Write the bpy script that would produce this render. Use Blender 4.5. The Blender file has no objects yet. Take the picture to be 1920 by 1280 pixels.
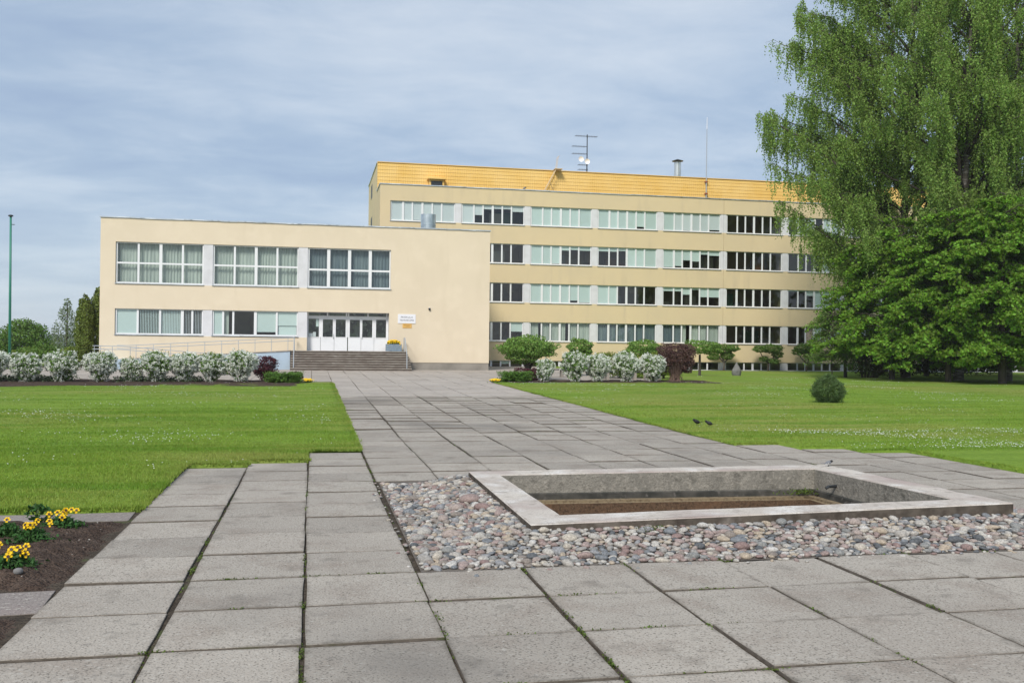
import bpy, math, random
import numpy as np
from mathutils import Vector, Matrix
R_ = random.Random(7); RN = np.random.RandomState(11)
sc = bpy.context.scene; COL = sc.collection
# ------------------------------------------------ camera, sky, sun, exposure
cam = bpy.data.cameras.new('camera'); co = bpy.data.objects.new('camera', cam); COL.objects.link(co)
yaw, pitch, roll, HC = .205186, .005490, .011348, 2.0722
fw = Vector((math.sin(yaw)*math.cos(pitch), math.cos(yaw)*math.cos(pitch), math.sin(pitch)))
rt = Vector((math.cos(yaw), -math.sin(yaw), 0)); up = rt.cross(fw)
r2 = rt*math.cos(roll)+up*math.sin(roll); u2 = -rt*math.sin(roll)+up*math.cos(roll)
co.matrix_world = Matrix(((r2.x,u2.x,-fw.x,0),(r2.y,u2.y,-fw.y,0),(r2.z,u2.z,-fw.z,HC),(0,0,0,1)))
cam.sensor_width = 36; cam.lens = 1794.8/1920*36; cam.clip_start = .1; cam.clip_end = 6000
sc.camera = co
SUN_DIR = Vector((-.42, -.72, .80)).normalized()
w = bpy.data.worlds.new("World"); sc.world = w; w.use_nodes = True
nt = w.node_tree; nt.nodes.clear(); N = nt.nodes.new; Lk = nt.links.new
out = N('ShaderNodeOutputWorld'); bg = N('ShaderNodeBackground'); bg.inputs[1].default_value = .12
sky = N('ShaderNodeTexSky'); sky.sky_type = 'NISHITA'; sky.sun_disc = False
sky.sun_elevation = math.asin(SUN_DIR.z); sky.sun_rotation = math.atan2(SUN_DIR.x, SUN_DIR.y)
tc = N('ShaderNodeTexCoord'); sep = N('ShaderNodeSeparateXYZ'); Lk(tc.outputs['Generated'], sep.inputs[0])
def wm(op, a, b=None, c=None):
    n = N('ShaderNodeMath'); n.operation = op
    for i, v in enumerate((a, b, c)):
        if v is None: continue
        if isinstance(v, (int, float)): n.inputs[i].default_value = v
        else: Lk(v, n.inputs[i])
    return n.outputs[0]
zc = wm('ADD', wm('MAXIMUM', sep.outputs[2], 0.0), .13)
cx = N('ShaderNodeCombineXYZ'); Lk(wm('DIVIDE', sep.outputs[0], zc), cx.inputs[0]); Lk(wm('DIVIDE', sep.outputs[1], zc), cx.inputs[1])
def wnoise(scale, det, rough, sx, sy, dist=0.0, ang=.5, off=0.0):
    mp = N('ShaderNodeMapping'); mp.inputs['Scale'].default_value = (sx, sy, 1); mp.inputs['Rotation'].default_value = (0, 0, ang)
    mp.inputs['Location'].default_value = (off, off*.7, 0)
    Lk(cx.outputs[0], mp.inputs[0]); n = N('ShaderNodeTexNoise'); n.inputs['Scale'].default_value = scale
    n.inputs['Detail'].default_value = det; n.inputs['Roughness'].default_value = rough; n.inputs['Distortion'].default_value = dist
    Lk(mp.outputs[0], n.inputs['Vector']); return n.outputs[0]
n1 = wnoise(.62, 6, .5, 1, 1.35, .35, .4, 3.1); n2 = wnoise(2.4, 7, .6, .9, 1.3, .35, .25, 1.3)
def wramp(src, stops):
    r = N('ShaderNodeValToRGB'); Lk(src, r.inputs[0]); e = r.color_ramp.elements
    while len(e) < len(stops): e.new(.5)
    for i, (p, c) in enumerate(stops): e[i].position = p; e[i].color = (*c, 1)
    return r.outputs[0]
mixn = wm('ADD', wm('MULTIPLY', n1, .62), wm('MULTIPLY', n2, .38))
KC = 1.0   # cloud radiance; background strength scales it
cloud = wramp(mixn, [(.36, (.60, .78, 1.09)), (.46, (.72, .91, 1.18)), (.54, (.90, 1.07, 1.30)), (.66, (1.14, 1.27, 1.44))])
sc2 = N('ShaderNodeVectorMath'); sc2.operation = 'SCALE'; Lk(cloud, sc2.inputs[0]); sc2.inputs['Scale'].default_value = 2.0
# paler veil towards the horizon
hz = N('ShaderNodeMapRange'); Lk(sep.outputs[2], hz.inputs[0]); hz.inputs[1].default_value = 0; hz.inputs[2].default_value = .17; hz.inputs[3].default_value = .62; hz.inputs[4].default_value = 0
mh = N('ShaderNodeMixRGB'); Lk(hz.outputs[0], mh.inputs[0]); Lk(sc2.outputs[0], mh.inputs[1]); mh.inputs[2].default_value = (2.15, 2.48, 2.82, 1)
mx = N('ShaderNodeMixRGB'); mx.inputs[0].default_value = .93; Lk(sky.outputs[0], mx.inputs[1]); Lk(mh.outputs[0], mx.inputs[2])
Lk(mx.outputs[0], bg.inputs[0]); Lk(bg.outputs[0], out.inputs[0])
sl = bpy.data.lights.new('sun', 'SUN'); sl.energy = 1.5; sl.angle = math.radians(16); sl.color = (1, .945, .865)
so = bpy.data.objects.new('sun', sl); COL.objects.link(so); so.rotation_euler = SUN_DIR.to_track_quat('Z', 'Y').to_euler()
vs = sc.view_settings; vs.view_transform = 'Standard'; vs.look = 'None'; vs.exposure = 1.2; vs.gamma = 1; vs.use_curve_mapping = False
sc.cycles.max_bounces = 6; sc.cycles.transparent_max_bounces = 12; sc.cycles.diffuse_bounces = 3
sc.cycles.caustics_reflective = False; sc.cycles.caustics_refractive = False

# ------------------------------------------------ helpers
def tag(o, label=None, cat=None, group=None, kind=None):
    if label: o['label'] = label
    if cat: o['category'] = cat
    if group: o['group'] = group
    if kind: o['kind'] = kind
    return o
ORG = {}
def empty(name, loc, label, cat, group=None, rz=0):
    o = bpy.data.objects.new(name, None); COL.objects.link(o); o.location = loc; o.rotation_euler[2] = rz
    ORG[o.name] = Vector(loc); return tag(o, label, cat, group)
def link(name, me, parent=None, loc=None):
    o = bpy.data.objects.new(name, me); COL.objects.link(o)
    if parent: o.parent = parent
    if loc is not None: o.location = loc
    ORG[o.name] = (ORG[parent.name] if parent else Vector((0, 0, 0))) + (Vector(loc) if loc is not None else Vector((0, 0, 0)))
    return o
class MB:
    def __init__(s): s.v = []; s.f = []; s.mi = []; s.cur = 0
    def add(s, vs, fs):
        b = len(s.v); s.v += [tuple(q) for q in vs]; s.f += [tuple(b+i for i in f) for f in fs]; s.mi += [s.cur]*len(fs); return s
    def box(s, x0, x1, y0, y1, z0, z1):
        return s.add([(x0,y0,z0),(x1,y0,z0),(x1,y1,z0),(x0,y1,z0),(x0,y0,z1),(x1,y0,z1),(x1,y1,z1),(x0,y1,z1)],
                     [(0,3,2,1),(4,5,6,7),(0,1,5,4),(1,2,6,5),(2,3,7,6),(3,0,4,7)])
    def hexa(s, bot, top): return s.add(list(bot)+list(top), [(0,3,2,1),(4,5,6,7),(0,1,5,4),(1,2,6,5),(2,3,7,6),(3,0,4,7)])
    def tube(s, pts, rad, n=6, cap=True):
        pts = [Vector(p) for p in pts]; m = len(pts)
        if not hasattr(rad, '__len__'): rad = [rad]*m
        rings = []; t0 = (pts[1]-pts[0]).normalized(); a = t0.orthogonal().normalized()
        for i, p in enumerate(pts):
            t = (pts[min(i+1, m-1)]-pts[max(i-1, 0)]).normalized(); a = (a-t*a.dot(t)).normalized(); b = t.cross(a)
            rings.append([p+(a*math.cos(6.28318*k/n)+b*math.sin(6.28318*k/n))*rad[i] for k in range(n)])
        vs = [q for r in rings for q in r]; fs = []
        for i in range(m-1):
            for k in range(n): fs.append((i*n+k, i*n+(k+1) % n, (i+1)*n+(k+1) % n, (i+1)*n+k))
        if cap: fs += [tuple(range(n))[::-1], tuple((m-1)*n+k for k in range(n))]
        return s.add(vs, fs)
    def lathe(s, c, prof, n=16):
        c = Vector(c); vs = []; fs = []
        for r, z in prof: vs += [c+Vector((r*math.cos(6.28318*k/n), r*math.sin(6.28318*k/n), z)) for k in range(n)]
        for i in range(len(prof)-1):
            for k in range(n): fs.append((i*n+k, i*n+(k+1) % n, (i+1)*n+(k+1) % n, (i+1)*n+k))
        fs += [tuple(range(n))[::-1], tuple((len(prof)-1)*n+k for k in range(n))]
        return s.add(vs, fs)
    def mesh(s, name, mats, org=Vector((0, 0, 0)), smooth=False):
        me = bpy.data.meshes.new(name); v = [(a-org.x, b-org.y, c-org.z) for a, b, c in s.v]
        me.from_pydata(v, [], s.f)
        for m in (mats if isinstance(mats, (list, tuple)) else [mats]): me.materials.append(m)
        if max(s.mi or [0]) > 0: me.polygons.foreach_set('material_index', s.mi)
        if smooth: me.polygons.foreach_set('use_smooth', [True]*len(s.f))
        me.update(); return me
    def obj(s, name, mats, parent=None, smooth=False, label=None, kind=None):
        org = ORG[parent.name] if parent else Vector((0, 0, 0))
        o = link(name, s.mesh(name, mats, org, smooth), parent)
        return tag(o, label, kind=kind)
def npmesh(name, V, F, mats, smooth=False, mi=None):
    V = np.asarray(V, np.float32); F = np.asarray(F, np.int32); me = bpy.data.meshes.new(name); k = F.shape[1]
    me.vertices.add(len(V)); me.vertices.foreach_set('co', V.ravel()); me.loops.add(F.size); me.loops.foreach_set('vertex_index', F.ravel())
    me.polygons.add(len(F)); me.polygons.foreach_set('loop_start', np.arange(0, F.size, k, dtype=np.int32)); me.polygons.foreach_set('loop_total', np.full(len(F), k, np.int32))
    for m in (mats if isinstance(mats, (list, tuple)) else [mats]): me.materials.append(m)
    if mi is not None: me.polygons.foreach_set('material_index', np.asarray(mi, np.int32))
    me.polygons.foreach_set('use_smooth', np.full(len(F), bool(smooth)))
    me.update(calc_edges=True); return me
def unit(a): return a/np.maximum(np.linalg.norm(a, axis=-1, keepdims=True), 1e-9)
def leaves(P, size, aspect=.6, nrm=None, tilt=1.0, rs=RN, droop=0.0):
    """one bent four-sided leaf per point"""
    n = len(P); P = np.asarray(P, float); size = np.broadcast_to(size, (n,))[:, None]
    nr = rs.normal(size=(n, 3)); 
    if nrm is not None: nr = unit(nr)*tilt+nrm
    nr = unit(nr); u = unit(np.cross(nr, rs.normal(size=(n, 3)))); 
    if droop: u = unit(u+np.array([0, 0, -droop]))
    v = np.cross(nr, u)
    V = np.stack([P-u*size, P+v*size*aspect-u*size*.1, P+u*size, P-v*size*aspect-u*size*.1], 1).reshape(-1, 3)
    F = np.arange(4*n).reshape(n, 4); return V, F
def sm(t): t = np.clip(t, 0, 1); return t*t*(3-2*t)
def g(x, y):
    a = .4*np.clip((y-22)/42, 0, 1); b = .14*np.clip((y-22)/50, 0, 1); t = sm((x-20)/12.); return a*(1-t)+b*t
def dup(root, loc, label=None, rz=0, scale=None, group=None):
    def cp(o, par):
        c = o.copy(); COL.objects.link(c)
        if par: c.parent = par
        for ch in list(o.children): cp(ch, c)
        return c
    r = cp(root, None); r.location = loc; r.rotation_euler[2] = rz
    if scale: r.scale = scale if hasattr(scale, '__len__') else (scale,)*3
    if label: r['label'] = label
    if group: r['group'] = group
    ORG[r.name] = Vector(loc); return r

# ------------------------------------------------ materials
def mat(name, base, rough=.8, metal=0., var=None, bump=None, spec=.5, coord='pos', trans=0., emit=None):
    """base colour (+ list of (scale, amount, dark/other colour, lo, hi) noise layers)"""
    m = bpy.data.materials.new(name); m.use_nodes = True; t = m.node_tree; b = t.nodes['Principled BSDF']
    b.inputs['Roughness'].default_value = rough; b.inputs['Metallic'].default_value = metal
    b.inputs['Specular IOR Level'].default_value = spec; b.inputs['Base Color'].default_value = (*base, 1)
    if coord == 'pos': cn = t.nodes.new('ShaderNodeNewGeometry').outputs['Position']
    else: cn = t.nodes.new('ShaderNodeTexCoord').outputs['Object']
    cur = None
    for lay in (var or []):
        scl, other, lo, hi = lay[:4]; st = lay[4] if len(lay) > 4 else (1, 1, 1)
        mp = t.nodes.new('ShaderNodeMapping'); mp.inputs['Scale'].default_value = st; t.links.new(cn, mp.inputs[0])
        n = t.nodes.new('ShaderNodeTexNoise'); n.inputs['Scale'].default_value = scl; n.inputs['Detail'].default_value = 5; t.links.new(mp.outputs[0], n.inputs['Vector'])
        r = t.nodes.new('ShaderNodeMapRange'); t.links.new(n.outputs[0], r.inputs[0]); r.inputs[1].default_value = lo; r.inputs[2].default_value = hi
        mi = t.nodes.new('ShaderNodeMixRGB'); t.links.new(r.outputs[0], mi.inputs[0]); mi.inputs[2].default_value = (*other, 1)
        if cur is None: mi.inputs[1].default_value = (*base, 1)
        else: t.links.new(cur, mi.inputs[1])
        cur = mi.outputs[0]
    if cur is not None: t.links.new(cur, b.inputs['Base Color'])
    if bump:
        n = t.nodes.new('ShaderNodeTexNoise'); n.inputs['Scale'].default_value = bump[0]; n.inputs['Detail'].default_value = 6; t.links.new(cn, n.inputs['Vector'])
        bp = t.nodes.new('ShaderNodeBump'); bp.inputs['Strength'].default_value = bump[1]; bp.inputs['Distance'].default_value = bump[2]
        t.links.new(n.outputs[0], bp.inputs['Height']); t.links.new(bp.outputs[0], b.inputs['Normal'])
    return m
def tint(m, lo=.85, hi=1.15, src='obj', sat=0.):
    """per-object or per-island value variation multiplied into the base colour"""
    t = m.node_tree; b = t.nodes['Principled BSDF']
    s = t.nodes.new('ShaderNodeObjectInfo').outputs['Random'] if src == 'obj' else t.nodes.new('ShaderNodeNewGeometry').outputs['Random Per Island']
    r = t.nodes.new('ShaderNodeMapRange'); t.links.new(s, r.inputs[0]); r.inputs[3].default_value = lo; r.inputs[4].default_value = hi
    hs = t.nodes.new('ShaderNodeHueSaturation'); t.links.new(r.outputs[0], hs.inputs['Value'])
    if sat:
        r3 = t.nodes.new('ShaderNodeMapRange'); t.links.new(s, r3.inputs[0]); r3.inputs[3].default_value = .5-sat; r3.inputs[4].default_value = .5+sat*.6; t.links.new(r3.outputs[0], hs.inputs['Hue'])
    inp = b.inputs['Base Color']
    if inp.is_linked: l = inp.links[0]; t.links.new(l.from_socket, hs.inputs['Color'])
    else: hs.inputs['Color'].default_value = inp.default_value
    t.links.new(hs.outputs[0], inp); return m
def leafmat(name, base, lo=.6, hi=1.4, hue=.03, tr=.35, var=None):
    m = tint(mat(name, base, .6, var=var, spec=.3), lo, hi, 'isl', hue); t = m.node_tree; b = t.nodes['Principled BSDF']
    tl = t.nodes.new('ShaderNodeBsdfTranslucent'); ms = t.nodes.new('ShaderNodeMixShader'); ms.inputs[0].default_value = tr
    t.links.new(b.inputs['Base Color'].links[0].from_socket, tl.inputs[0]); o = t.nodes['Material Output']
    t.links.new(b.outputs[0], ms.inputs[1]); t.links.new(tl.outputs[0], ms.inputs[2]); t.links.new(ms.outputs[0], o.inputs[0]); return m
M = {}
M['plasterA'] = mat('cream_plaster', (.755, .645, .485), .9, var=[(.35, (.72, .615, .46), .35, .7), (1.2, (.78, .67, .51), .5, .8), (.8, (.69, .585, .43), .56, .78, (1.6, 1, .25))], bump=(60, .15, .01))
M['plasterB'] = mat('ochre_plaster', (.72, .58, .355), .9, var=[(.3, (.66, .54, .345), .35, .7), (.9, (.60, .49, .32), .55, .75, (1.4, 1, .2))], bump=(60, .15, .01))
M['pillar'] = mat('grey_white_render', (.70, .70, .72), .85, var=[(1.5, (.60, .60, .61), .45, .75)])
M['plinth'] = mat('grey_plinth', (.33, .30, .26), .9, var=[(1.2, (.24, .22, .19), .4, .7)])
M['yellow'] = mat('yellow_sheet_metal', (.86, .57, .19), .5, var=[(.5, (.80, .49, .12), .4, .7)], spec=.4)
M['coping'] = mat('galvanised_coping', (.62, .65, .68), .35, .6, var=[(.7, (.85, .87, .9), .5, .6, (1, 1, 1)), (3, (.4, .42, .44), .55, .7)])
M['zinc'] = mat('zinc', (.50, .56, .60), .38, .8, var=[(2, (.62, .68, .72), .45, .6)])
M['white'] = mat('white_window_frame', (.80, .81, .82), .45)
M['door'] = mat('white_door', (.80, .81, .83), .5, var=[(1.5, (.74, .75, .77), .5, .7)])
M['blind'] = tint(mat('pale_mint_blind', (.70, .80, .79), .8), .93, 1.05)
M['blindw'] = tint(mat('white_blind_and_reflection', (.76, .79, .82), .8), .93, 1.05)
M['blindp'] = mat('rose_curtain', (.72, .52, .49), .85)
M['curtain'] = mat('greenish_grey_curtain', (.55, .59, .545), .9, var=[(1.2, (.40, .44, .41), .4, .65, (3, 1, .3))])
M['curtaind'] = mat('blue_grey_curtain', (.20, .245, .265), .9, var=[(1.2, (.12, .16, .19), .4, .65, (3, 1, .3))])
M['room'] = mat('room_wall', (.42, .32, .23), .9, var=[(.25, (.22, .17, .14), .4, .6), (.3, (.38, .38, .20), .5, .65), (.6, (.5, .42, .32), .55, .62)])
M['roomfloor'] = mat('room_floor', (.25, .17, .11), .8)
M['roof'] = mat('roofing_felt', (.12, .12, .125), .9, var=[(2, (.16, .16, .16), .4, .6)])
M['steel'] = mat('grey_steel_rail', (.50, .54, .58), .4, .5)
M['dark'] = mat('dark_metal', (.04, .045, .05), .5, .4)
M['rampw'] = mat('pale_blue_render', (.42, .52, .62), .85, var=[(1.5, (.36, .45, .53), .45, .7)])
M['step'] = mat('worn_step_concrete', (.34, .31, .27), .95, var=[(1.6, (.24, .205, .175), .42, .62, (1, 1, 2)), (5, (.50, .47, .42), .62, .70, (.5, 1, 1))], bump=(40, .3, .01))
M['riser'] = mat('nosing_shade_riser', (.13, .105, .085), .95, var=[(2.2, (.19, .16, .135), .45, .65)])  # shade under the step nosings is painted into the riser colour
M['signw'] = mat('white_sign', (.82, .82, .86), .5); M['signy'] = mat('brass_yellow_plate', (.75, .45, .13), .45)
M['ink'] = mat('black_lettering', (.06, .07, .08), .6); M['inkb'] = mat('brown_lettering', (.25, .12, .03), .6)
M['pblue'] = mat('grey_blue_painted_wood', (.22, .29, .36), .7, var=[(5, (.17, .23, .28), .4, .7)])
M['green'] = mat('green_flagpole_paint', (.035, .22, .15), .45)
M['concrete'] = None
def slab_mat(name, c, c2, dark, warm):
    m = mat(name, c, .93, var=[(.55, c2, .35, .65), (1.7, warm, .5, .72), (60, dark, .53, .68), (28, (.44, .41, .36), .57, .72), (2.3, dark, .60, .86), (9, (.20, .18, .155), .60, .80), (.23, (.19, .172, .15), .54, .70)], bump=(55, .9, .010))
    t = m.node_tree; b = t.nodes['Principled BSDF']; oc = t.nodes.new('ShaderNodeTexCoord').outputs['Object']; sx = t.nodes.new('ShaderNodeSeparateXYZ'); t.links.new(oc, sx.inputs[0])
    def mt(op, a, c=0.):
        n_ = t.nodes.new('ShaderNodeMath'); n_.operation = op
        for i_, v_ in enumerate((a, c)):
            if isinstance(v_, (int, float)): n_.inputs[i_].default_value = v_
            else: t.links.new(v_, n_.inputs[i_])
        return n_.outputs[0]
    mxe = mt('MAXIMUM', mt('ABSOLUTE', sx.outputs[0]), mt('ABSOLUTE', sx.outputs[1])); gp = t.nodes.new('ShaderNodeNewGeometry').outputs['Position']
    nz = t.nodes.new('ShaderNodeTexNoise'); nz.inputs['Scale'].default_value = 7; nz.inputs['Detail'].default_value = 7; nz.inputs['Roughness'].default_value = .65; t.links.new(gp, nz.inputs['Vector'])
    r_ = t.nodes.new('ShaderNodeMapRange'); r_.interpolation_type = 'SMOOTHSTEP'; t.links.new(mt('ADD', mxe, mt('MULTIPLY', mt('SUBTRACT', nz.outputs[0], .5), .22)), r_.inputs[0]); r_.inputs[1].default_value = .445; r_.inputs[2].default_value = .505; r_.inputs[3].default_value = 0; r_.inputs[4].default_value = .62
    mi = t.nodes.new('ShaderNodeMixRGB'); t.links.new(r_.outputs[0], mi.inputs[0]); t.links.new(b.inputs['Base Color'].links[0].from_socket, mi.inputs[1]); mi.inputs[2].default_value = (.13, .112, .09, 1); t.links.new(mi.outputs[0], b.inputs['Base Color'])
    return tint(m, .86, 1.07)
M['slab'] = slab_mat('paving_concrete', (.345, .307, .262), (.395, .355, .303), (.12, .105, .085), (.30, .255, .212))
M['slabf'] = tint(mat('far_paving_concrete', (.385, .34, .295), .93, var=[(.4, (.42, .375, .33), .35, .65), (1.5, (.32, .285, .25), .5, .75), (12, (.27, .24, .215), .5, .8)]), .92, 1.06, 'isl')
M['edging'] = slab_mat('pinkish_edging_concrete', (.26, .225, .205), (.29, .255, .235), (.13, .11, .10), (.27, .22, .2))
M['soil'] = mat('dark_soil', (.082, .056, .043), 1., var=[(6, (.125, .09, .07), .42, .65), (60, (.025, .018, .014), .45, .65)], bump=(25, 1., .05), spec=.15)
M['joint'] = mat('joint_dirt', (.06, .048, .036), 1., var=[(9, (.10, .08, .06), .4, .65), (40, (.03, .025, .02), .5, .65), (1.4, (.075, .10, .03), .60, .70)], bump=(50, .8, .02), spec=.15)
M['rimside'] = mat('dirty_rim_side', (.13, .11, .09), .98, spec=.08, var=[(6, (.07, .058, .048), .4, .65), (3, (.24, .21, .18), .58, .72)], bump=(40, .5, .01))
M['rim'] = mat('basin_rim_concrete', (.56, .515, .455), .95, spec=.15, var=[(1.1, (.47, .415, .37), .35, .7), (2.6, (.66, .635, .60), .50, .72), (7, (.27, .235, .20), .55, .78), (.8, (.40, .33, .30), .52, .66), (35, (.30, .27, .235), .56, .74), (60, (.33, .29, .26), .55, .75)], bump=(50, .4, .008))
M['basin'] = mat('stained_basin_wall', (.30, .28, .24), .97, spec=.08, var=[(1.3, (.19, .18, .155), .38, .72, (1.3, 1.3, .7)), (2.2, (.12, .115, .10), .52, .80, (1.6, 1.6, .35)), (14, (.38, .35, .30), .50, .75), (9, (.10, .095, .08), .56, .78), (70, (.16, .15, .13), .5, .7)], bump=(28, .8, .02))
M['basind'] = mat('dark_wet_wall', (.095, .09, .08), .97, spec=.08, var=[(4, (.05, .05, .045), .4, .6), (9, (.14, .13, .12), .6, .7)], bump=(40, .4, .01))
M['basinb'] = mat('brown_silt_concrete', (.105, .066, .042), .97, spec=.08, var=[(30, (.05, .033, .023), .45, .65), (60, (.17, .115, .07), .55, .7), (1.3, (.15, .085, .05), .5, .65)], bump=(60, .6, .01))
M['ledge'] = mat('sandy_ledge', (.24, .185, .11), .9, var=[(20, (.14, .10, .06), .45, .65)], bump=(60, .5, .01))
M['lawn'] = mat('lawn_turf', (.21, .32, .042), .95, var=[(.10, (.27, .29, .075), .45, .60), (.5, (.15, .25, .03), .45, .62, (.3, 2.2, 1)), (7, (.12, .21, .025), .45, .75), (40, (.24, .33, .07), .50, .75), (110, (.08, .15, .018), .5, .7)], bump=(55, .7, .04), spec=.1)
M['farland'] = mat('far_meadow', (.10, .15, .035), 1.)
M['bark'] = mat('dark_bark', (.055, .045, .035), .95, var=[(4, (.10, .085, .07), .45, .65, (1, 1, .25))], bump=(12, .8, .03))
M['bbark'] = mat('birch_bark', (.12, .105, .09), .9, var=[(2, (.30, .285, .26), .52, .62, (.6, .6, 3)), (5, (.04, .035, .03), .55, .7, (.5, .5, 2))])
M['forest'] = mat('far_forest', (.035, .055, .04), 1.)
M['rock'] = mat('grey_boulder', (.19, .185, .18), .95, var=[(5, (.14, .14, .13), .45, .65)], bump=(12, .6, .03))
LM = {
 'birch': leafmat('birch_leaves', (.245, .375, .082), .6, 1.35, .02, .45),
 'lime': leafmat('lime_leaves', (.175, .33, .032), .42, 1.5, .025, .45),
 'bush': leafmat('green_bush_leaves', (.12, .215, .036), .6, 1.4, .02, .25),
 'topi': leafmat('topiary_leaves', (.17, .30, .055), .6, 1.35, .02, .25),
 'ygreen': leafmat('yellow_green_leaves', (.17, .24, .030), .7, 1.3, .02, .3),
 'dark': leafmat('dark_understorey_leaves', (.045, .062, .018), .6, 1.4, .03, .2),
 'spir': leafmat('spirea_leaves', (.13, .235, .04), .6, 1.4, .02, .25),
 'flow': leafmat('spirea_blossom', (.84, .86, .79), .9, 1.08, .0, .3),
 'barb': leafmat('purple_barberry_leaves', (.085, .024, .032), .5, 1.6, .03, .2),
 'hedge': leafmat('brown_purple_hedge_leaves', (.115, .062, .052), .5, 1.5, .03, .15),
 'juni': leafmat('juniper_needles', (.10, .205, .030), .6, 1.4, .02, .15),
 'spruce': leafmat('spruce_needles', (.08, .14, .042), .6, 1.5, .02, .1),
 'thuja': leafmat('thuja_sprays', (.155, .21, .04), .6, 1.4, .02, .15),
 'pansy': leafmat('pansy_leaves', (.035, .10, .020), .7, 1.4, .02, .2),
 'grass': leafmat('grass_blades', (.245, .365, .048), .8, 1.2, .02, .35, var=[(.10, (.33, .37, .09), .45, .60), (.5, (.18, .31, .033), .45, .62, (.3, 2.2, 1))]),
 'moss': leafmat('moss_tufts', (.085, .13, .020), .7, 1.4, .02, .2)}
M['petal'] = tint(mat('yellow_petal', (.80, .52, .01), .6, spec=.3), .85, 1.1, 'isl'); M['eye'] = mat('pansy_dark_eye', (.035, .01, .008), .6)
M['daisy'] = mat('white_daisy', (.75, .77, .74), .7)
def glassmat():
    m = bpy.data.materials.new('window_glass'); m.use_nodes = True; t = m.node_tree; t.nodes.clear()
    o = t.nodes.new('ShaderNodeOutputMaterial'); ms = t.nodes.new('ShaderNodeMixShader'); ge = t.nodes.new('ShaderNodeNewGeometry'); dt = t.nodes.new('ShaderNodeVectorMath'); dt.operation = 'DOT_PRODUCT'; t.links.new(ge.outputs['Incoming'], dt.inputs[0]); t.links.new(ge.outputs['Normal'], dt.inputs[1])
    tr = t.nodes.new('ShaderNodeBsdfTransparent'); tr.inputs[0].default_value = (.86, .91, .89, 1); gl = t.nodes.new('ShaderNodeBsdfGlossy'); gl.inputs['Roughness'].default_value = .02
    def mth(op, a, b=0.):
        n_ = t.nodes.new('ShaderNodeMath'); n_.operation = op
        for i_, v_ in enumerate((a, b)):
            if isinstance(v_, (int, float)): n_.inputs[i_].default_value = v_
            else: t.links.new(v_, n_.inputs[i_])
        return n_
    # Schlick reflectance of a double-glazed pane, the same from both sides
    mr = mth('ADD', mth('MULTIPLY', mth('POWER', mth('SUBTRACT', 1., mth('ABSOLUTE', dt.outputs['Value']).outputs[0]).outputs[0], 5.).outputs[0], .86).outputs[0], .09)
    n = t.nodes.new('ShaderNodeTexNoise'); n.inputs['Scale'].default_value = .9; g0 = t.nodes.new('ShaderNodeNewGeometry'); t.links.new(g0.outputs['Position'], n.inputs['Vector'])
    bp = t.nodes.new('ShaderNodeBump'); bp.inputs['Strength'].default_value = .25; bp.inputs['Distance'].default_value = .02; t.links.new(n.outputs[0], bp.inputs['Height']); t.links.new(bp.outputs[0], gl.inputs['Normal'])
    t.links.new(mr.outputs[0], ms.inputs[0]); t.links.new(tr.outputs[0], ms.inputs[1]); t.links.new(gl.outputs[0], ms.inputs[2]); t.links.new(ms.outputs[0], o.inputs[0]); return m
M['glass'] = glassmat()
def pebmat(src):
    m = bpy.data.materials.new('pebble_stone'); m.use_nodes = True; t = m.node_tree; b = t.nodes['Principled BSDF']; b.inputs['Roughness'].default_value = .75; b.inputs['Specular IOR Level'].default_value = .3
    s = t.nodes.new('ShaderNodeObjectInfo').outputs['Random'] if src == 'obj' else t.nodes.new('ShaderNodeNewGeometry').outputs['Random Per Island']
    r = t.nodes.new('ShaderNodeValToRGB'); t.links.new(s, r.inputs[0]); r.color_ramp.interpolation = 'CONSTANT'; e = r.color_ramp.elements
    cols = [(.36,.335,.30),(.27,.205,.185),(.24,.24,.245),(.42,.395,.355),(.22,.19,.165),(.32,.265,.235),(.45,.43,.40),(.17,.18,.19),(.36,.30,.23),(.235,.165,.15),(.38,.36,.325),(.28,.265,.245),(.10,.105,.11),(.30,.235,.215),(.41,.37,.31),(.22,.22,.21)]
    while len(e) < len(cols): e.new(.5)
    for i, c in enumerate(cols): e[i].position = i/len(cols); e[i].color = (*c, 1)
    n = t.nodes.new('ShaderNodeTexNoise'); n.inputs['Scale'].default_value = 55; n.inputs['Detail'].default_value = 5; g0 = t.nodes.new('ShaderNodeNewGeometry'); t.links.new(g0.outputs['Position'], n.inputs['Vector'])
    mr = t.nodes.new('ShaderNodeMapRange'); t.links.new(n.outputs[0], mr.inputs[0]); mr.inputs[1].default_value = .3; mr.inputs[2].default_value = .7; mr.inputs[3].default_value = .62; mr.inputs[4].default_value = 1.35
    hs = t.nodes.new('ShaderNodeHueSaturation'); t.links.new(mr.outputs[0], hs.inputs['Value']); t.links.new(r.outputs[0], hs.inputs['Color']); t.links.new(hs.outputs[0], b.inputs['Base Color'])
    bp = t.nodes.new('ShaderNodeBump'); bp.inputs['Strength'].default_value = .4; bp.inputs['Distance'].default_value = .006; t.links.new(n.outputs[0], bp.inputs['Height']); t.links.new(bp.outputs[0], b.inputs['Normal']); return m
M['pebo'] = pebmat('obj'); M['pebi'] = pebmat('isl')

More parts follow.
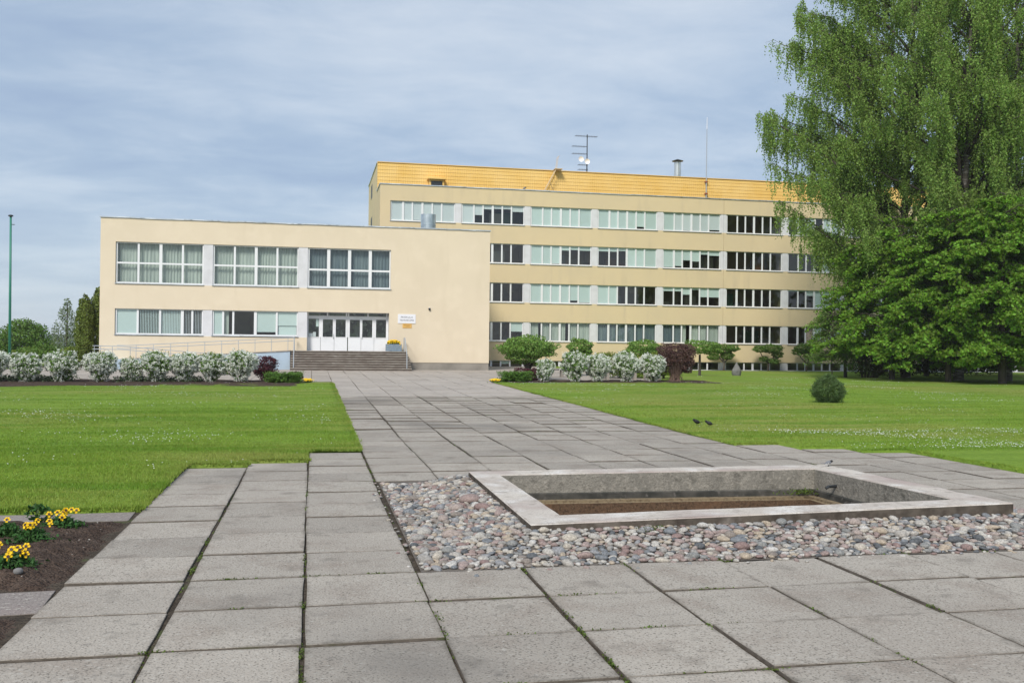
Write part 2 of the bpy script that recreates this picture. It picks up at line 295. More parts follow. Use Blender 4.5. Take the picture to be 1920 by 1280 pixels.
# ------------------------------------------------ ground, hills
RX0, RX1, RY0, RY1 = 2.36, 8.05, 9.95, 14.0          # hole for the basin
def gridmesh(name, xs, ys, zf, keep, m, skirt=0., smooth=True):
    X, Y = np.meshgrid(xs, ys); Z = zf(X, Y); V = np.stack([X, Y, Z], -1).reshape(-1, 3); nx = len(xs)
    jx, iy = np.meshgrid(np.arange(nx-1), np.arange(len(ys)-1)); cxm = (X[:-1, :-1]+X[1:, 1:])/2; cym = (Y[:-1, :-1]+Y[1:, 1:])/2
    k = keep(cxm, cym); a = (iy*nx+jx); F = np.stack([a, a+1, a+1+nx, a+nx], -1)[k]
    if skirt:
        from_edges = {}
        e = np.concatenate([F[:, [0, 1]], F[:, [1, 2]], F[:, [2, 3]], F[:, [3, 0]]]); ks = np.sort(e, 1); key = ks[:, 0].astype(np.int64)*len(V)+ks[:, 1]
        _, idx, cnt = np.unique(key, return_index=True, return_counts=True); be = e[idx[cnt == 1]]
        vids = np.unique(be); mp = -np.ones(len(V), int); mp[vids] = np.arange(len(vids))+len(V); V2 = V[vids].copy(); V2[:, 2] -= skirt; V = np.concatenate([V, V2])
        SF = np.stack([be[:, 1], be[:, 0], mp[be[:, 0]], mp[be[:, 1]]], -1); F = np.concatenate([F, SF])
    return npmesh(name, V, F, m, smooth)
xs = np.unique(np.concatenate([np.array([-3000, -1500, -700, -300, -150, -80, -40, -25]), np.arange(-20, 34, 2.), np.array([RX0+.2, RX1-.2, 40, 50, 70, 100, 160, 300, 700, 1500, 3000])]))
ys = np.unique(np.concatenate([np.array([-3000, -800, -200, -60, -20, -8]), np.arange(0, 66, 2.), np.array([RY0+.2, RY1-.2, 70, 80, 100, 130, 200, 400, 900, 1800, 4000])]))
def zbase(X, Y): return g(X, Y)-.020
def farz(X, Y): return zbase(X, Y)-np.clip((np.hypot(X, Y)-130)/900, 0, 1)*6
o = link('ground', gridmesh('ground', xs, ys, farz, lambda x, y: ~((x > RX0+.2) & (x < RX1-.2) & (y > RY0+.2) & (y < RY1-.2)), M['joint'])); tag(o, kind='structure')
NZ = lambda X, Y: .5*np.sin(X*1.7+1.3*np.sin(Y*.9))+.5*np.sin(Y*2.1+1.1*np.sin(X*1.3))
PX0, PX1 = -.05, 8.95
def is_lawn(x, y):
    L = (x < .92) & (y < 46.6+(x+.6)*.4) & (y > 12.5) & ~((x > -2.05) & (y < 16.8)) & ~((x > -1.05) & (y < 17.3)) & ~((x > -.05) & (y < 18.7))
    L &= ~((x > -5.5) & (x < -2.05) & (y < 12.5))
    Rr = (x > 8.93) & (y > 19.2) & (y < 47.3+(x-8.9)*.16) | (x > 9.97) & (y > 18.3) & (y <= 19.5) | (x > 10.9) & (y > 17.6) & (y <= 18.5) | (x > 12.0) & (y <= 18)
    Rr |= ((x > 22.4) | (x > 19.4) & (y > 50.3)) & (y > 17) & (y < 78.9) | (x > 11.9) & (x < 22.6) & (y > 66) & (y < 78.9) & False
    far = (x < -17.5) & (y > 62) | (y > 96) | (x < -40)
    back = ((x < -9) & (y < 12.5)) | ((x > 18) & (y < 12)) 
    return (L & (y < 48)) | Rr | far | back
xs = np.unique(np.concatenate([np.array([-3000, -1500, -700, -300, -150, -80, -40]), np.arange(-30, -6, 1.), np.arange(-6, 14, .25)-.05, np.arange(14, 70, 1.), np.array([22.5, 80, 100, 160, 300, 700, 1500, 3000])]))
ys = np.unique(np.concatenate([np.array([-3000, -800, -200, -60, -20, -8, 0, 6]), np.arange(11, 24, .25), np.arange(24, 100, .5), np.array([110, 130, 200, 400, 900, 1800, 4000])]))
def zlawn(X, Y):
    z = g(X, Y)+.045+.018*NZ(X*.7, Y*.7)*np.clip((60-Y)/20, 0, 1)+.008*NZ(X*4, Y*4.3)*(Y < 40)
    return z-np.clip((np.hypot(X, Y)-130)/900, 0, 1)*6
lawn = link('lawn', gridmesh('lawn', xs, ys, zlawn, is_lawn, M['lawn'], .1)); tag(lawn, kind='structure')
# distant wooded hills
n = 260; xs = np.linspace(-1500, 1500, n); prof = 8+5*np.sin(xs/310.+1.2)+3.*np.sin(xs/90.)+RN.rand(n)*1.6
V = []; F = []
for i in range(n):
    for (yy, zz) in ((1500, -8), (1560, prof[i]*.75), (1640, prof[i]+3), (1900, -8)): V.append((xs[i], yy+60*math.sin(i*.21), zz))
for i in range(n-1):
    for k in range(3): F.append((i*4+k, i*4+4+k, i*4+5+k, i*4+1+k))
o = link('hills', npmesh('hills', V, F, M['forest'])); tag(o, kind='structure')

# ------------------------------------------------ paving slabs
paving = bpy.data.objects.new('paving', None); COL.objects.link(paving); tag(paving, kind='structure'); ORG['paving'] = Vector((0, 0, 0))
def slab_verts(sx, sy, rs, h=.07, chip=.02):
    pts = []; nside = 3
    cor = [(-sx/2, -sy/2), (sx/2, -sy/2), (sx/2, sy/2), (-sx/2, sy/2)]
    for i in range(4):
        a = cor[i]; b = cor[(i+1) % 4]; c = rs.uniform(.006, chip) if rs.random() > .2 else rs.uniform(.03, .08)
        L = math.hypot(b[0]-a[0], b[1]-a[1]); d = ((b[0]-a[0])/L, (b[1]-a[1])/L); nn = (-d[1], d[0])
        for t in (c/L, rs.uniform(.3, .45), rs.uniform(.6, .75), 1-rs.uniform(.006, chip)/L):
            o_ = rs.uniform(0, .009); pts.append((a[0]+d[0]*L*t+nn[0]*o_, a[1]+d[1]*L*t+nn[1]*o_))
    return pts
def slab_mesh(sx, sy, rs, m):
    p = slab_verts(sx, sy, rs); n = len(p); s_in = lambda q, e: (q[0]*(1-e/sx*2), q[1]*(1-e/sy*2))
    v = [(*s_in(q, .003), 0) for q in p]+[(q[0], q[1], -.004) for q in p]+[(q[0], q[1], -.075) for q in p]
    f = [tuple(range(n))]
    for k in range(2):
        for i in range(n): j = (i+1) % n; f.append((k*n+i, (k+1)*n+i, (k+1)*n+j, k*n+j))
    b = MB(); b.add(v, f); b.mi = [0]+[0]*n+[1]*n; return b
M['slabside'] = mat('dirty_slab_edge', (.12, .10, .08), 1., var=[(14, (.17, .145, .12), .45, .65), (3, (.07, .085, .03), .58, .70)])
JV = [slab_mesh(.979, .980, R_, None).mesh('slab', [M['slab'], M['slabside']]) for _ in range(14)]
JE = [slab_mesh(.93, .93, R_, None).mesh('slab', [M['edging'], M['slabside']]) for _ in range(4)]
slabs = []
def coldrift(c, y): return .009*math.sin(y*.35+c*2.1)+.007*math.sin(y*.9+c*5.3)
def rowoff(c): return [0, 0, 0, .02, -.03, .05, 0, .03][c % 8]
for c in range(-2, 16):
    for r in range(-16, 60):
        x = -.05+c+.5; y = 7.76+r+.5; ok = False; sy = 1.; yy = y
        if r < 1: ok = (c >= -2) and c < 15
        elif c < 1:
            top = {-2: 16.7, -1: 17.15, 0: 18.65}[c]; nrow = {-2: 8, -1: 8, 0: 10}[c]; sy = (top-8.76)/nrow; k = r-1
            if k < nrow: ok = True; yy = 8.76+(k+.5)*sy
        elif c < 9: ok = r >= 7 and y < 62.9; 
        elif c < 15: ok = y < {9: 19.3, 10: 18.3, 11: 17.6}.get(c, 17.0) and c < 12 or (c >= 12 and r < 2)
        if not ok: continue
        if 1 <= c < 9 and 1 <= r < 7: continue
        yy += rowoff(c) if (r >= 7 and 1 <= c < 9) else R_.uniform(-.006, .006)
        px = x+coldrift(c, yy)
        slabs.append((math.hypot(px, yy)*(1 if yy > 2.5 and abs(px-1.5-yy*.2) < yy*.75+2 else 50), px, yy, sy))
slabs.sort(); far = MB(); fv = []; ff = []; nb = 0
for i, (d, x, y, sy) in enumerate(slabs):
    z = float(g(x, y)); sl_ = .4/42 if y > 22 else 0.
    tx, ty = R_.gauss(0, .0042), R_.gauss(0, .0042)
    if i < 300:
        o = link('slab', JV[R_.randrange(14)], paving, (x, y, z+R_.gauss(0, .005))); o.rotation_euler = (tx+sl_, ty, R_.choice((0, math.pi))+R_.gauss(0, .004)); o.scale = (1, sy, 1)
    else:
        b = slab_mesh(.984, .990*sy, R_, None) if y < 34 else MB().box(-.487, .487, -.493, .493, -.07, 0)
        Mx = Matrix.Translation((x, y, z+R_.gauss(0, .004))) @ Matrix.Rotation(tx*.7+sl_, 4, 'X') @ Matrix.Rotation(ty*.7, 4, 'Y'); k = len(fv)
        fv += [tuple(Mx @ Vector(q)) for q in b.v]; ff += [tuple(k+q for q in f) for f in b.f]
# plaza in front of the buildings, beyond the shrubs
for ix in range(-18, 23):
    for iy in range(0, 34):
        x = ix+.45+.0; y = 48.3+iy*1.0
        if 1 <= ix < 9 and y < 62.9: continue
        if y < 49 and not (ix in (0, )): continue
        if x > 12.1 and y > 79.5: continue
        if x > 19.6 and y > 50.2: continue
        if x < 12.3 and y > 66.0: continue
        if x < -1.4 and y > 65.7 : continue
        z = float(g(x, y)); k = len(fv); bb = MB().box(x-.488, x+.488, y-.493, y+.493, z-.07, z+R_.gauss(0, .003)); fv += bb.v; ff += [tuple(k+q for q in f) for f in bb.f]
b = MB(); b.v = fv; b.f = ff; b.mi = [0]*len(ff); b.obj('slab', M['slabf'], paving, kind='stuff', label='pale concrete slabs further along the path and plaza')
# edging slabs round the flower bed
for i, (x, y, rz) in enumerate([(-2.56, 12.18, .02), (-3.55, 12.16, -.03), (-4.55, 12.1, .01), (-5.55, 12.1, 0), (-2.52, 8.26, .05), (-3.5, 8.26, .0), (-4.66, 8.2, .0)]):
    o = link('slab', JE[i % 4], paving, (x, y, -.012)); o.rotation_euler = (R_.gauss(0, .01), R_.gauss(0, .01), rz); o.scale = (1, .62 if y > 10 else .75, 1)
    o['label'] = 'pinkish edging slab beside the dark flower bed'
# soil beds
def soilbed(name, x0, x1, y0, y1, hgt, step):
    xs = np.arange(x0, x1+step, step); ys = np.arange(y0, y1+step, step)
    def zf(X, Y):
        e = np.minimum(np.minimum(X-x0, x1-X), np.minimum(Y-y0, y1-Y)); rs = RN.rand(*X.shape)
        return g(X, Y)-.025+hgt*sm(e/.5)+(.02*NZ(X*3, Y*3)+.012*NZ(X*11, Y*9)+.028*(rs-.5))*sm(e/.15+.2)
    o = link(name, gridmesh(name, xs, ys, zf, lambda x, y: x > -1e9, M['soil'])); return tag(o, kind='structure')
soilbed('soil_bed', -6.2, -2.06, 8.55, 11.88, .10, .045)
soilbed('soil_bed', -4.2, -2.06, 6.2, 7.9, .06, .05)
soilbed('soil_bed', -19, -.3, 42.6, 48.6, .09, .3)
soilbed('soil_bed', 9.3, 21.5, 46.6, 50.2, .09, .3)
# ------------------------------------------------ fountain basin
outer = [(2.28, 9.86), (8.25, 10.02), (8.05, 13.95), (2.30, 14.12)]; zt = [.20, .27, .25, .21]
inner = [(2.74, 10.40), (7.74, 10.40), (7.62, 13.55), (2.70, 13.72)]
basin = empty('fountain_basin', (5.2, 12, 0), 'empty rectangular concrete fountain basin sunk among the pebbles', 'fountain basin')
b = MB()
def ringquad(b, A, za, B, zb, seg=14, jit=0.):
    for i in range(4):
        j = (i+1) % 4; vs = []; 
        for k in range(seg+1):
            t = k/seg; jz = (R_.uniform(-jit, jit) if 0 < k < seg else 0)
            vs.append((A[i][0]*(1-t)+A[j][0]*t, A[i][1]*(1-t)+A[j][1]*t, za[i]*(1-t)+za[j]*t+jz)); vs.append((B[i][0]*(1-t)+B[j][0]*t, B[i][1]*(1-t)+B[j][1]*t, zb[i]*(1-t)+zb[j]*t+jz*.7))
        b.add(vs, [(2*k, 2*k+2, 2*k+3, 2*k+1) for k in range(seg)])
def inset(P, d):
    c = (sum(p[0] for p in P)/4, sum(p[1] for p in P)/4); return [(p[0]+(d if p[0] < c[0] else -d), p[1]+(d if p[1] < c[1] else -d)) for p in P]
ringquad(b, inset(outer, .012), zt, inset(inner, -.008), [z-.006 for z in zt], 16, .004)
ringquad(b, outer, [z-.012 for z in zt], inset(outer, .012), zt, 16, 0)
ringquad(b, inset(inner, -.008), [z-.006 for z in zt], inner, [z-.02 for z in zt], 16, 0)
b.obj('rim', M['rim'], basin)
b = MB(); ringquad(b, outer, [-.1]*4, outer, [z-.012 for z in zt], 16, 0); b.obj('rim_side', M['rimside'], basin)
b = MB(); ringquad(b, inner, [z-.02 for z in zt], inner, [-.07]*4, 20, 0); b.obj('wall', M['basin'], basin)
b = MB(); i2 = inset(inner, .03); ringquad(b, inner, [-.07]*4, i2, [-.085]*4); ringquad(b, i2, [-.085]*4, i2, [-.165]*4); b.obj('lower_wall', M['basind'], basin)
b = MB(); i3 = inset(i2, .10); i4 = inset(i3, .05); ringquad(b, i2, [-.165]*4, i3, [-.17]*4); ringquad(b, i3, [-.17]*4, i3, [-.20]*4); ringquad(b, i3, [-.20]*4, i4, [-.205]*4); b.obj('ledge', M['ledge'], basin)
b = MB(); i5 = inset(i4, .12); ringquad(b, i4, [-.205]*4, i5, [-.62]*4); b.add([(*p, -.62) for p in i5], [(0, 1, 2, 3)]); b.obj('floor', M['basinb'], basin)
b = MB(); b.tube([(7.64, 12.95, .06), (7.50, 12.93, .055), (7.46, 12.93, .03)], .022, 8); b.obj('inlet_pipe', M['dark'], basin)

# ------------------------------------------------ pebbles
def icos(sub):
    import bmesh
    bm = bmesh.new(); bmesh.ops.create_icosphere(bm, subdivisions=sub, radius=1.0); v = np.array([q.co[:] for q in bm.verts]); f = np.array([[q.index for q in fa.verts] for fa in bm.faces]); bm.free(); return v, f
IV, IF = icos(2)
IV1, IF1 = icos(2)
def outer_d(x, y):    # distance outside the basin's outer edge (negative inside)
    dx = max(2.28-x, x-(8.25 if y < 12 else 8.1)); dy = max((9.86+(x-2.28)*.027)-y, y-(14.12-(x-2.3)*.03)); return max(dx, dy) if (dx < 0 or dy < 0) else math.hypot(dx, dy)
PX, PX_1, PY, PY1 = 1.02, 8.92, 8.80, 14.72
cell = {}; pebs = []
def ptry(x, y, r, kk=.84):
    cx_, cy_ = int(x/.15), int(y/.15)
    for i in range(-2, 3):
        for j in range(-2, 3):
            for (a, b_, q) in cell.get((cx_+i, cy_+j), ()):
                if (a-x)**2+(b_-y)**2 < ((r+q)*kk)**2: return False
    cell.setdefault((cx_, cy_), []).append((x, y, r)); pebs.append((x, y, r)); return True
for (x, y, r) in [(2.0, 12.1, .13), (2.35-.35, 12.45, .11), (1.75, 11.75, .10), (2.05, 11.5, .09), (8.75, 9.9, .11)]: ptry(x, y, r)
for rad, tries in ((.085, 20), (.066, 300), (.054, 1100), (.045, 3400), (.037, 16000), (.030, 26000), (.023, 34000), (.017, 30000)):
    for _ in range(tries):
        x = R_.uniform(PX+rad*.6, PX_1-rad*.5); y = R_.uniform(PY+rad*.6, PY1-rad)
        if y > 14.2 and x > 2.35 and R_.random() < .35 and x < 8: continue
        if outer_d(x, y) < rad*.55: continue
        if y > 14.42+.25*math.sin(x*3): continue
        ptry(x, y, rad*R_.uniform(.88, 1.15))
strays = []
for _ in range(70): sx_ = R_.uniform(1.0, 9.2); strays.append((sx_, PY-.05-abs(R_.gauss(0, .07)), R_.uniform(.014, .032)))
for _ in range(25): strays.append((PX-.05-abs(R_.gauss(0, .05)), R_.uniform(8.8, 14.5), R_.uniform(.012, .026)))
pebs += strays
def pebz(x, y):
    d = outer_d(x, y); return .0+.135*max(0., 1-d/.95)**1.2
pb = bpy.data.objects.new('pebble_bed', None); COL.objects.link(pb); tag(pb, 'bed of mixed rounded pebbles set in mortar around the concrete basin', 'pebble bed'); pb.location = (5, 9.4, 0); ORG[pb.name] = Vector((5, 9.4, 0))
# mortar under the pebbles
xs = np.arange(PX-.02, PX_1+.05, .15); ys = np.arange(PY-.02, PY1+.05, .15)
pz = np.vectorize(lambda x, y: pebz(x, y)-.005)
me = gridmesh('mortar', xs-5, ys-9.4, lambda X, Y: pz(X+5, Y+9.4), lambda x, y: ~((x+5 > 2.5) & (x+5 < 7.95) & (y+9.4 > 10.1) & (y+9.4 < 13.85)), None)
me.materials.clear(); me.materials.append(mat('pebble_mortar', (.135, .115, .095), .95, var=[(20, (.08, .065, .055), .45, .65), (3, (.19, .165, .14), .5, .65)], bump=(60, .6, .01)))
link('mortar', me, pb)
pm = []
for k in range(10):
    V = IV.copy(); d = RN.normal(size=(3, 3)); V = V*(1+.10*np.sin(V @ d*1.6).sum(1, keepdims=True)/1.5+.025*RN.rand(len(V), 1)); pm.append(V)
pmesh = [npmesh('pebble', V, IF, M['pebo'], True) for V in pm]
def key(p):
    x, y, r = p; return -r/math.hypot(x, y)
pebs.sort(key=key); SV = []; SF = []; nb = 0
for i, (x, y, r) in enumerate(pebs):
    hgt = r*R_.uniform(.38, .68); el = R_.uniform(.85, 1.45); rz = R_.uniform(0, 6.28); k = R_.randrange(10); z = pebz(x, y)+hgt*.32
    if i < 300:
        o = link('pebble', pmesh[k], pb, (x-5, y-9.4, z)); o.scale = (r*el, r/el**.7, hgt); o.rotation_euler = (R_.gauss(0, .12), R_.gauss(0, .12), rz)
    else:
        c, s = math.cos(rz), math.sin(rz); V = pm[k]*np.array([r*el, r/el**.7, hgt]); tl = R_.gauss(0, .15)
        V = np.stack([V[:, 0]*c-V[:, 1]*s, V[:, 0]*s+V[:, 1]*c, V[:, 2]+V[:, 0]*tl], 1)+np.array([x-5, y-9.4, z]); SV.append(V); SF.append(IF+nb); nb += len(V)
o = link('pebble', npmesh('pebble', np.concatenate(SV), np.concatenate(SF), M['pebi'], True), pb); tag(o, kind='stuff')

# ------------------------------------------------ entrance building (two storeys)
YA, YB = 66.16, 80.0
A = empty('entrance_building', (-.7, 66.16, .4), 'pale cream two storey entrance wing with curtained windows and white doors', 'building')
D = .30
b = MB()
AX0, AX1 = -13.55, 12.12; AT = 10.15
# bands
b.box(AX0, -.39, YA, YA+D, .9, 2.53); b.box(5.12, AX1, YA, YA+D, .9, 4.28); b.box(AX0, AX1, YA, YA+D, 4.28, 5.88); b.box(AX0, AX1, YA, YA+D, 8.62, AT)
b.box(AX0, -12.62, YA, YA+D, 2.53, 4.28); b.box(AX0, -12.62, YA, YA+D, 5.88, 8.62); b.box(5.20, AX1, YA, YA+D, 5.88, 8.62)
b.box(AX0, AX0+D, YA+D, YB, .9, AT); b.box(AX1-D, AX1, YA+D, YB-.002, .9, AT)
b.box(-1.0, -.39, YA+.02, YA+D, .6, .9)
b.obj('wall', M['plasterA'], A)
for x0, x1 in ((-7.14, -6.55), (-1.0, -.39)):
    for z0, z1 in ((5.88, 8.62), (2.53, 4.28)): MB().box(x0, x1, YA+.03, YA+D, z0, z1).obj('pillar', M['pillar'], A)
MB().box(AX0+.02, AX1-.02, YA+.03, YB-.01, .2, .9).obj('plinth', M['plinth'], A)
b = MB().box(AX0+D, AX1-D, YA+D, YB, AT-.5, AT-.3); b.obj('roof', M['roof'], A)
b = MB(); nseg = 24
for i in range(nseg):
    x0 = AX0-.05+(AX1-AX0+.1)*i/nseg; x1 = AX0-.05+(AX1-AX0+.1)*(i+1)/nseg; dz = R_.uniform(-.015, .02); dz2 = R_.uniform(-.015, .02)
    b.hexa([(x0, YA-.06, AT+dz), (x1, YA-.06, AT+dz2), (x1, YA+D+.06, AT+.02), (x0, YA+D+.06, AT+.02)], [(x0, YA-.06, AT+.07+dz), (x1, YA-.06, AT+.07+dz2), (x1, YA+D+.06, AT+.12), (x0, YA+D+.06, AT+.12)])
b.box(AX0-.06, AX0+D+.04, YA+D+.07, YB-.01, AT, AT+.09)
b.obj('coping', M['coping'], A)
# interior
b = MB(); b.box(AX0+D, 7, YA+4.6, YA+4.7, .9, 9.9)
for x in (-7.0, -.8, 5.3): b.box(x, x+.12, YA+.5, YA+4.58, .9, 9.9)
b.obj('interior_wall', M['room'], A)
b = MB(); b.box(AX0+D, 7, YA+D+.01, YA+4.58, 1.5, 1.62); b.box(AX0+D, 7, YA+D+.01, YA+4.58, 4.9, 5.2); b.box(AX0+D, 7, YA+D+.01, YA+4.58, 9.1, 9.2); b.obj('interior_floor', M['roomfloor'], A)

def curtain_mesh(b, x0, x1, y, z0, z1, amp=.05, per=.22, gap=None):
    n = max(4, int((x1-x0)/.045)); vs = []
    for i in range(n+1):
        x = x0+(x1-x0)*i/n; yy = y+amp*math.sin(x/per*6.28+1.5*math.sin(x*2.1))*(.7+.3*math.sin(x*3.3)); vs += [(x, yy, z0), (x, yy*.6+y*.4, z1)]
    b.add(vs, [(2*i, 2*i+2, 2*i+3, 2*i+1) for i in range(n)])
def window(parent, x0, x1, z0, z1, y, mull, trans=None, blinds=None, sashes=(), fw_=.088, curtain=None, sill=True, label=None, single=False):
    """window > frame, panes, blinds, curtain; y = front of the wall"""
    yf = y+.11; w_ = MB(); f = fw_
    w_.box(x0, x1, yf, yf+.07, z0, z0+f); w_.box(x0, x1, yf, yf+.07, z1-f*.6, z1); w_.box(x0, x0+f, yf, yf+.07, z0+f, z1-f*.6); w_.box(x1-f*.8, x1, yf, yf+.07, z0+f, z1-f*.6)
    mm = [x0]+[x0+m for m in mull]+[x1]
    for i, m in enumerate(mm[1:-1]): 
        ww = f*.72 if i+1 not in sashes else f*1.05
        w_.box(m-ww, m+ww, yf-.002, yf+.068, z0+f, z1-f*.6)
    if trans is not None: 
        for i in range(len(mm)-1):
            a = mm[i]+f*.6; c = mm[i+1]-f*.6; w_.box(a, c, yf+.001, yf+.066, trans-f*.62, trans+f*.62)
    win = w_.obj('window', M['white'], parent, label=label)
    if sill: MB().box(x0-.05, x1+.05, y-.07, yf-.003, z0-.045, z0-.005).obj('sill', M['coping'], win)
    rows = [(z0, z1)] if trans is None else [(z0, trans), (trans, z1)]; gall = MB()
    for i in range(len(mm)-1):
        for (a, c) in rows:
            gb = gall if single else MB(); gb.add([(mm[i]+.02, yf+.035, a+.02), (mm[i+1]-.02, yf+.035, a+.02), (mm[i+1]-.02, yf+.035, c-.02), (mm[i]+.02, yf+.035, c-.02)], [(0, 1, 2, 3)])
            if not single: gb.obj('pane', M['glass'], win)
    if single: gall.obj('pane', M['glass'], win)
    if blinds:
        for i, bl in enumerate(blinds):
            if not bl: continue
            d, m_ = bl if isinstance(bl, tuple) else (bl, 'blind')
            if d <= .03: continue
            if m_ in ('curtain', 'curtaind', 'blindp'):
                cb = MB(); curtain_mesh(cb, mm[i]+.04, mm[i]+.04+(mm[i+1]-mm[i]-.08)*d, yf+.22, z0+.03, z1-.03, .03, .16); cb.obj('curtain', M[m_], win)
            else: MB().box(mm[i]+.05, mm[i+1]-.05, yf+.075, yf+.082, z1-.05-(z1-z0-.1)*d, z1-.05).obj('blind', M[m_], win)
    if curtain:
        cb = MB(); curtain_mesh(cb, x0+.05, x1-.05, yf+.35, z0-.1, z1-.02, .055, .21); cb.obj('curtain', M[curtain], win)
    return win
window(A, -12.60, -7.15, 5.93, 8.6, YA, (1.38, 2.76, 4.14), 7.26, curtain='curtain', sashes=(2,), label='leftmost upper window with pale curtains')
window(A, -6.54, -1.01, 5.93, 8.6, YA, (1.38, 2.76, 4.14), 7.26, curtain='curtain', sashes=(2,), label='middle upper window with pale curtains')
window(A, -.385, 5.19, 5.93, 8.6, YA, (1.38, 2.78, 4.18), 7.15, curtain='curtaind', sashes=(1, 2, 3), fw_=.10, label='upper window above the doors with dark curtains')
wl = window(A, -12.60, -7.15, 2.6, 4.28, YA, (1.37, 2.76, 4.15, 4.78), blinds=[(1, 'blind')], sashes=(3,), label='lower left window with vertical slat blinds')
for x0, x1, st, m_ in ((-11.2, -9.88, .10, 'blind'), (-9.8, -8.5, .10, 'blind'), (-8.4, -7.87, .10, 'blindw'), (-7.75, -7.2, .10, 'blindw')):
    b = MB(); x = x0
    while x < x1: ww = .05 if x < -9.85 else (.075 if x < -8.45 else .035); b.add([(x, YA+.24, 2.66), (x+ww, YA+.26, 2.66), (x+ww, YA+.26, 4.2), (x, YA+.24, 4.2)], [(0, 1, 2, 3)]); x += st
    b.obj('slat_blind', M[m_], wl)
window(A, -6.54, -1.01, 2.6, 4.28, YA, (.68, 1.33, 2.76, 4.15), blinds=[(1, 'blind'), (.55, 'curtain'), 0, (.86, 'blind'), (.58, 'blind')], sashes=(3,), label='lower window with two half drawn mint blinds')
b = MB(); b.add([(-2.3, YA+.25, 2.65), (-1.1, YA+.25, 2.65), (-1.1, YA+.25, 4.2), (-2.3, YA+.25, 4.2)], [(0, 1, 2, 3)]); b.obj('curtain', M['blind'], A)
# door front
yd = YA+.55; E = MB(); zf0, zf1 = 1.62, 4.28
bars = [(-.38, -.30), (.40, .66), (1.33, 1.53), (2.20, 2.48), (3.17, 3.33), (4.01, 4.27), (4.96, 5.10)]
for x0, x1 in bars: E.box(x0, x1, yd, yd+.08, 2.6, 3.83)
E.box(-.38, 5.10, yd, yd+.08, 3.83, 4.04); E.box(-.38, 5.10, yd, yd+.08, 4.25, 4.28)
for x in (-.38, .92, 2.2, 2.34, 3.66, 4.96): E.box(x, x+.1, yd, yd+.08, 4.04, 4.25)
ent = E.obj('door_front', M['door'], A)
for k, (x0, x1, gx0, gx1) in enumerate(((-.38, .50, -.30, .40), (.52, 1.42, .66, 1.33), (1.44, 2.31, 1.53, 2.20), (2.37, 3.24, 2.48, 3.17), (3.26, 4.13, 3.33, 4.01), (4.15, 5.10, 4.27, 4.96))):
    isd = 0 < k < 5; b = MB(); b.box(x0, x1, yd-.015 if isd else yd, yd+.06, 1.66, 2.6)
    if isd: b.box(x0, gx0, yd-.015, yd+.0, 2.6, 3.80); b.box(gx1, x1, yd-.015, yd+.0, 2.6, 3.80); b.box(x0, x1, yd-.015, yd, 3.80, 3.9)
    dr = b.obj('door' if isd else 'side_panel', M['door'], A)
    MB().add([(gx0, yd+.03, 2.6), (gx1, yd+.03, 2.6), (gx1, yd+.03, 3.83), (gx0, yd+.03, 3.83)], [(0, 1, 2, 3)]).obj('pane', M['glass'], dr)
    MB().box(gx0-.02, gx1+.02, yd-.03, yd-.016, 2.565, 2.6).obj('glazing_bead', M['white'], dr)
    if k in (1, 4):
        hx = gx1+.03 if k == 1 else gx0-.03
        MB().tube([(hx, yd-.02, 2.84), (hx-.0, yd-.09, 2.80), (hx, yd-.09, 2.55), (hx, yd-.02, 2.5)], .022, 8).obj('handle', M['white'], dr)
    if k == 0: 
        MB().box(-.28, -.02, yd+.05, yd+.055, 2.62, 2.84).obj('paper_notice', M['signw'], dr); MB().box(0.0, .2, yd+.05, yd+.055, 2.62, 2.93).obj('paper_notice', M['blindw'], dr)
        MB().box(.2, .38, yd+.05, yd+.055, 3.3, 3.8).obj('paper_notice', M['blind'], dr)
MB().add([(-.28, yd+.03, 4.04), (4.96, yd+.03, 4.04), (4.96, yd+.03, 4.25), (-.28, yd+.03, 4.25)], [(0, 1, 2, 3)]).obj('transom_glass', M['glass'], A)
b = MB(); b.box(-.39, -.385, YA+D, yd+.1, 1.6, 4.28); b.box(5.105, 5.12, YA+D, yd+.1, 1.6, 4.28); b.box(-.39, 5.12, YA+D, yd+.1, 4.28, 4.3); b.obj('door_reveal', M['pillar'], A)

MB().box(-.6, 5.25, YA+2.6, YA+2.7, 1.66, 4.3).obj('foyer_wall', mat('green_foyer_wall', (.34, .42, .26), .8, var=[(1.2, (.12, .12, .09), .48, .56), (3, (.45, .5, .4), .55, .62)]), A)
MB().box(-.36, 5.1, YA+.64, YA+2.59, 1.60, 1.655).obj('foyer_floor', M['step'], A)
# signs on the wall
def text(s, size, loc, m, parent, name='lettering', bold=.0, sp=1.0):
    cu = bpy.data.curves.new(name, 'FONT'); cu.body = s; cu.size = size; cu.align_x = 'CENTER'; cu.extrude = .004; cu.offset = bold; cu.space_character = sp; cu.materials.append(m)
    o0 = bpy.data.objects.new(name, cu); COL.objects.link(o0); bpy.context.view_layer.update(); me = bpy.data.meshes.new_from_object(o0.evaluated_get(bpy.context.evaluated_depsgraph_get())); bpy.data.objects.remove(o0); o = bpy.data.objects.new(name, me); COL.objects.link(o); o.parent = parent; o.rotation_euler = (math.pi/2, 0, 0); o.location = Vector(loc)-ORG[parent.name]; return o
sg = empty('school_sign', (6.33, YA-.02, 3.9), 'white rectangular name sign with black capitals right of the doors', 'sign')
MB().box(5.72, 6.94, YA-.035, YA-.003, 3.60, 4.23).obj('board', M['signw'], sg)
text('PRIEKUĻU', .165, (6.33, YA-.038, 3.965), M['ink'], sg, sp=1.15); text('TEHNIKUMS', .165, (6.33, YA-.038, 3.755), M['ink'], sg, sp=1.12)
sg2 = empty('small_plaque', (6.36, YA-.02, 3.43), 'small orange yellow plaque just below the white name sign', 'plaque')
MB().box(6.05, 6.67, YA-.03, YA-.003, 3.28, 3.575).obj('board', M['signy'], sg2)
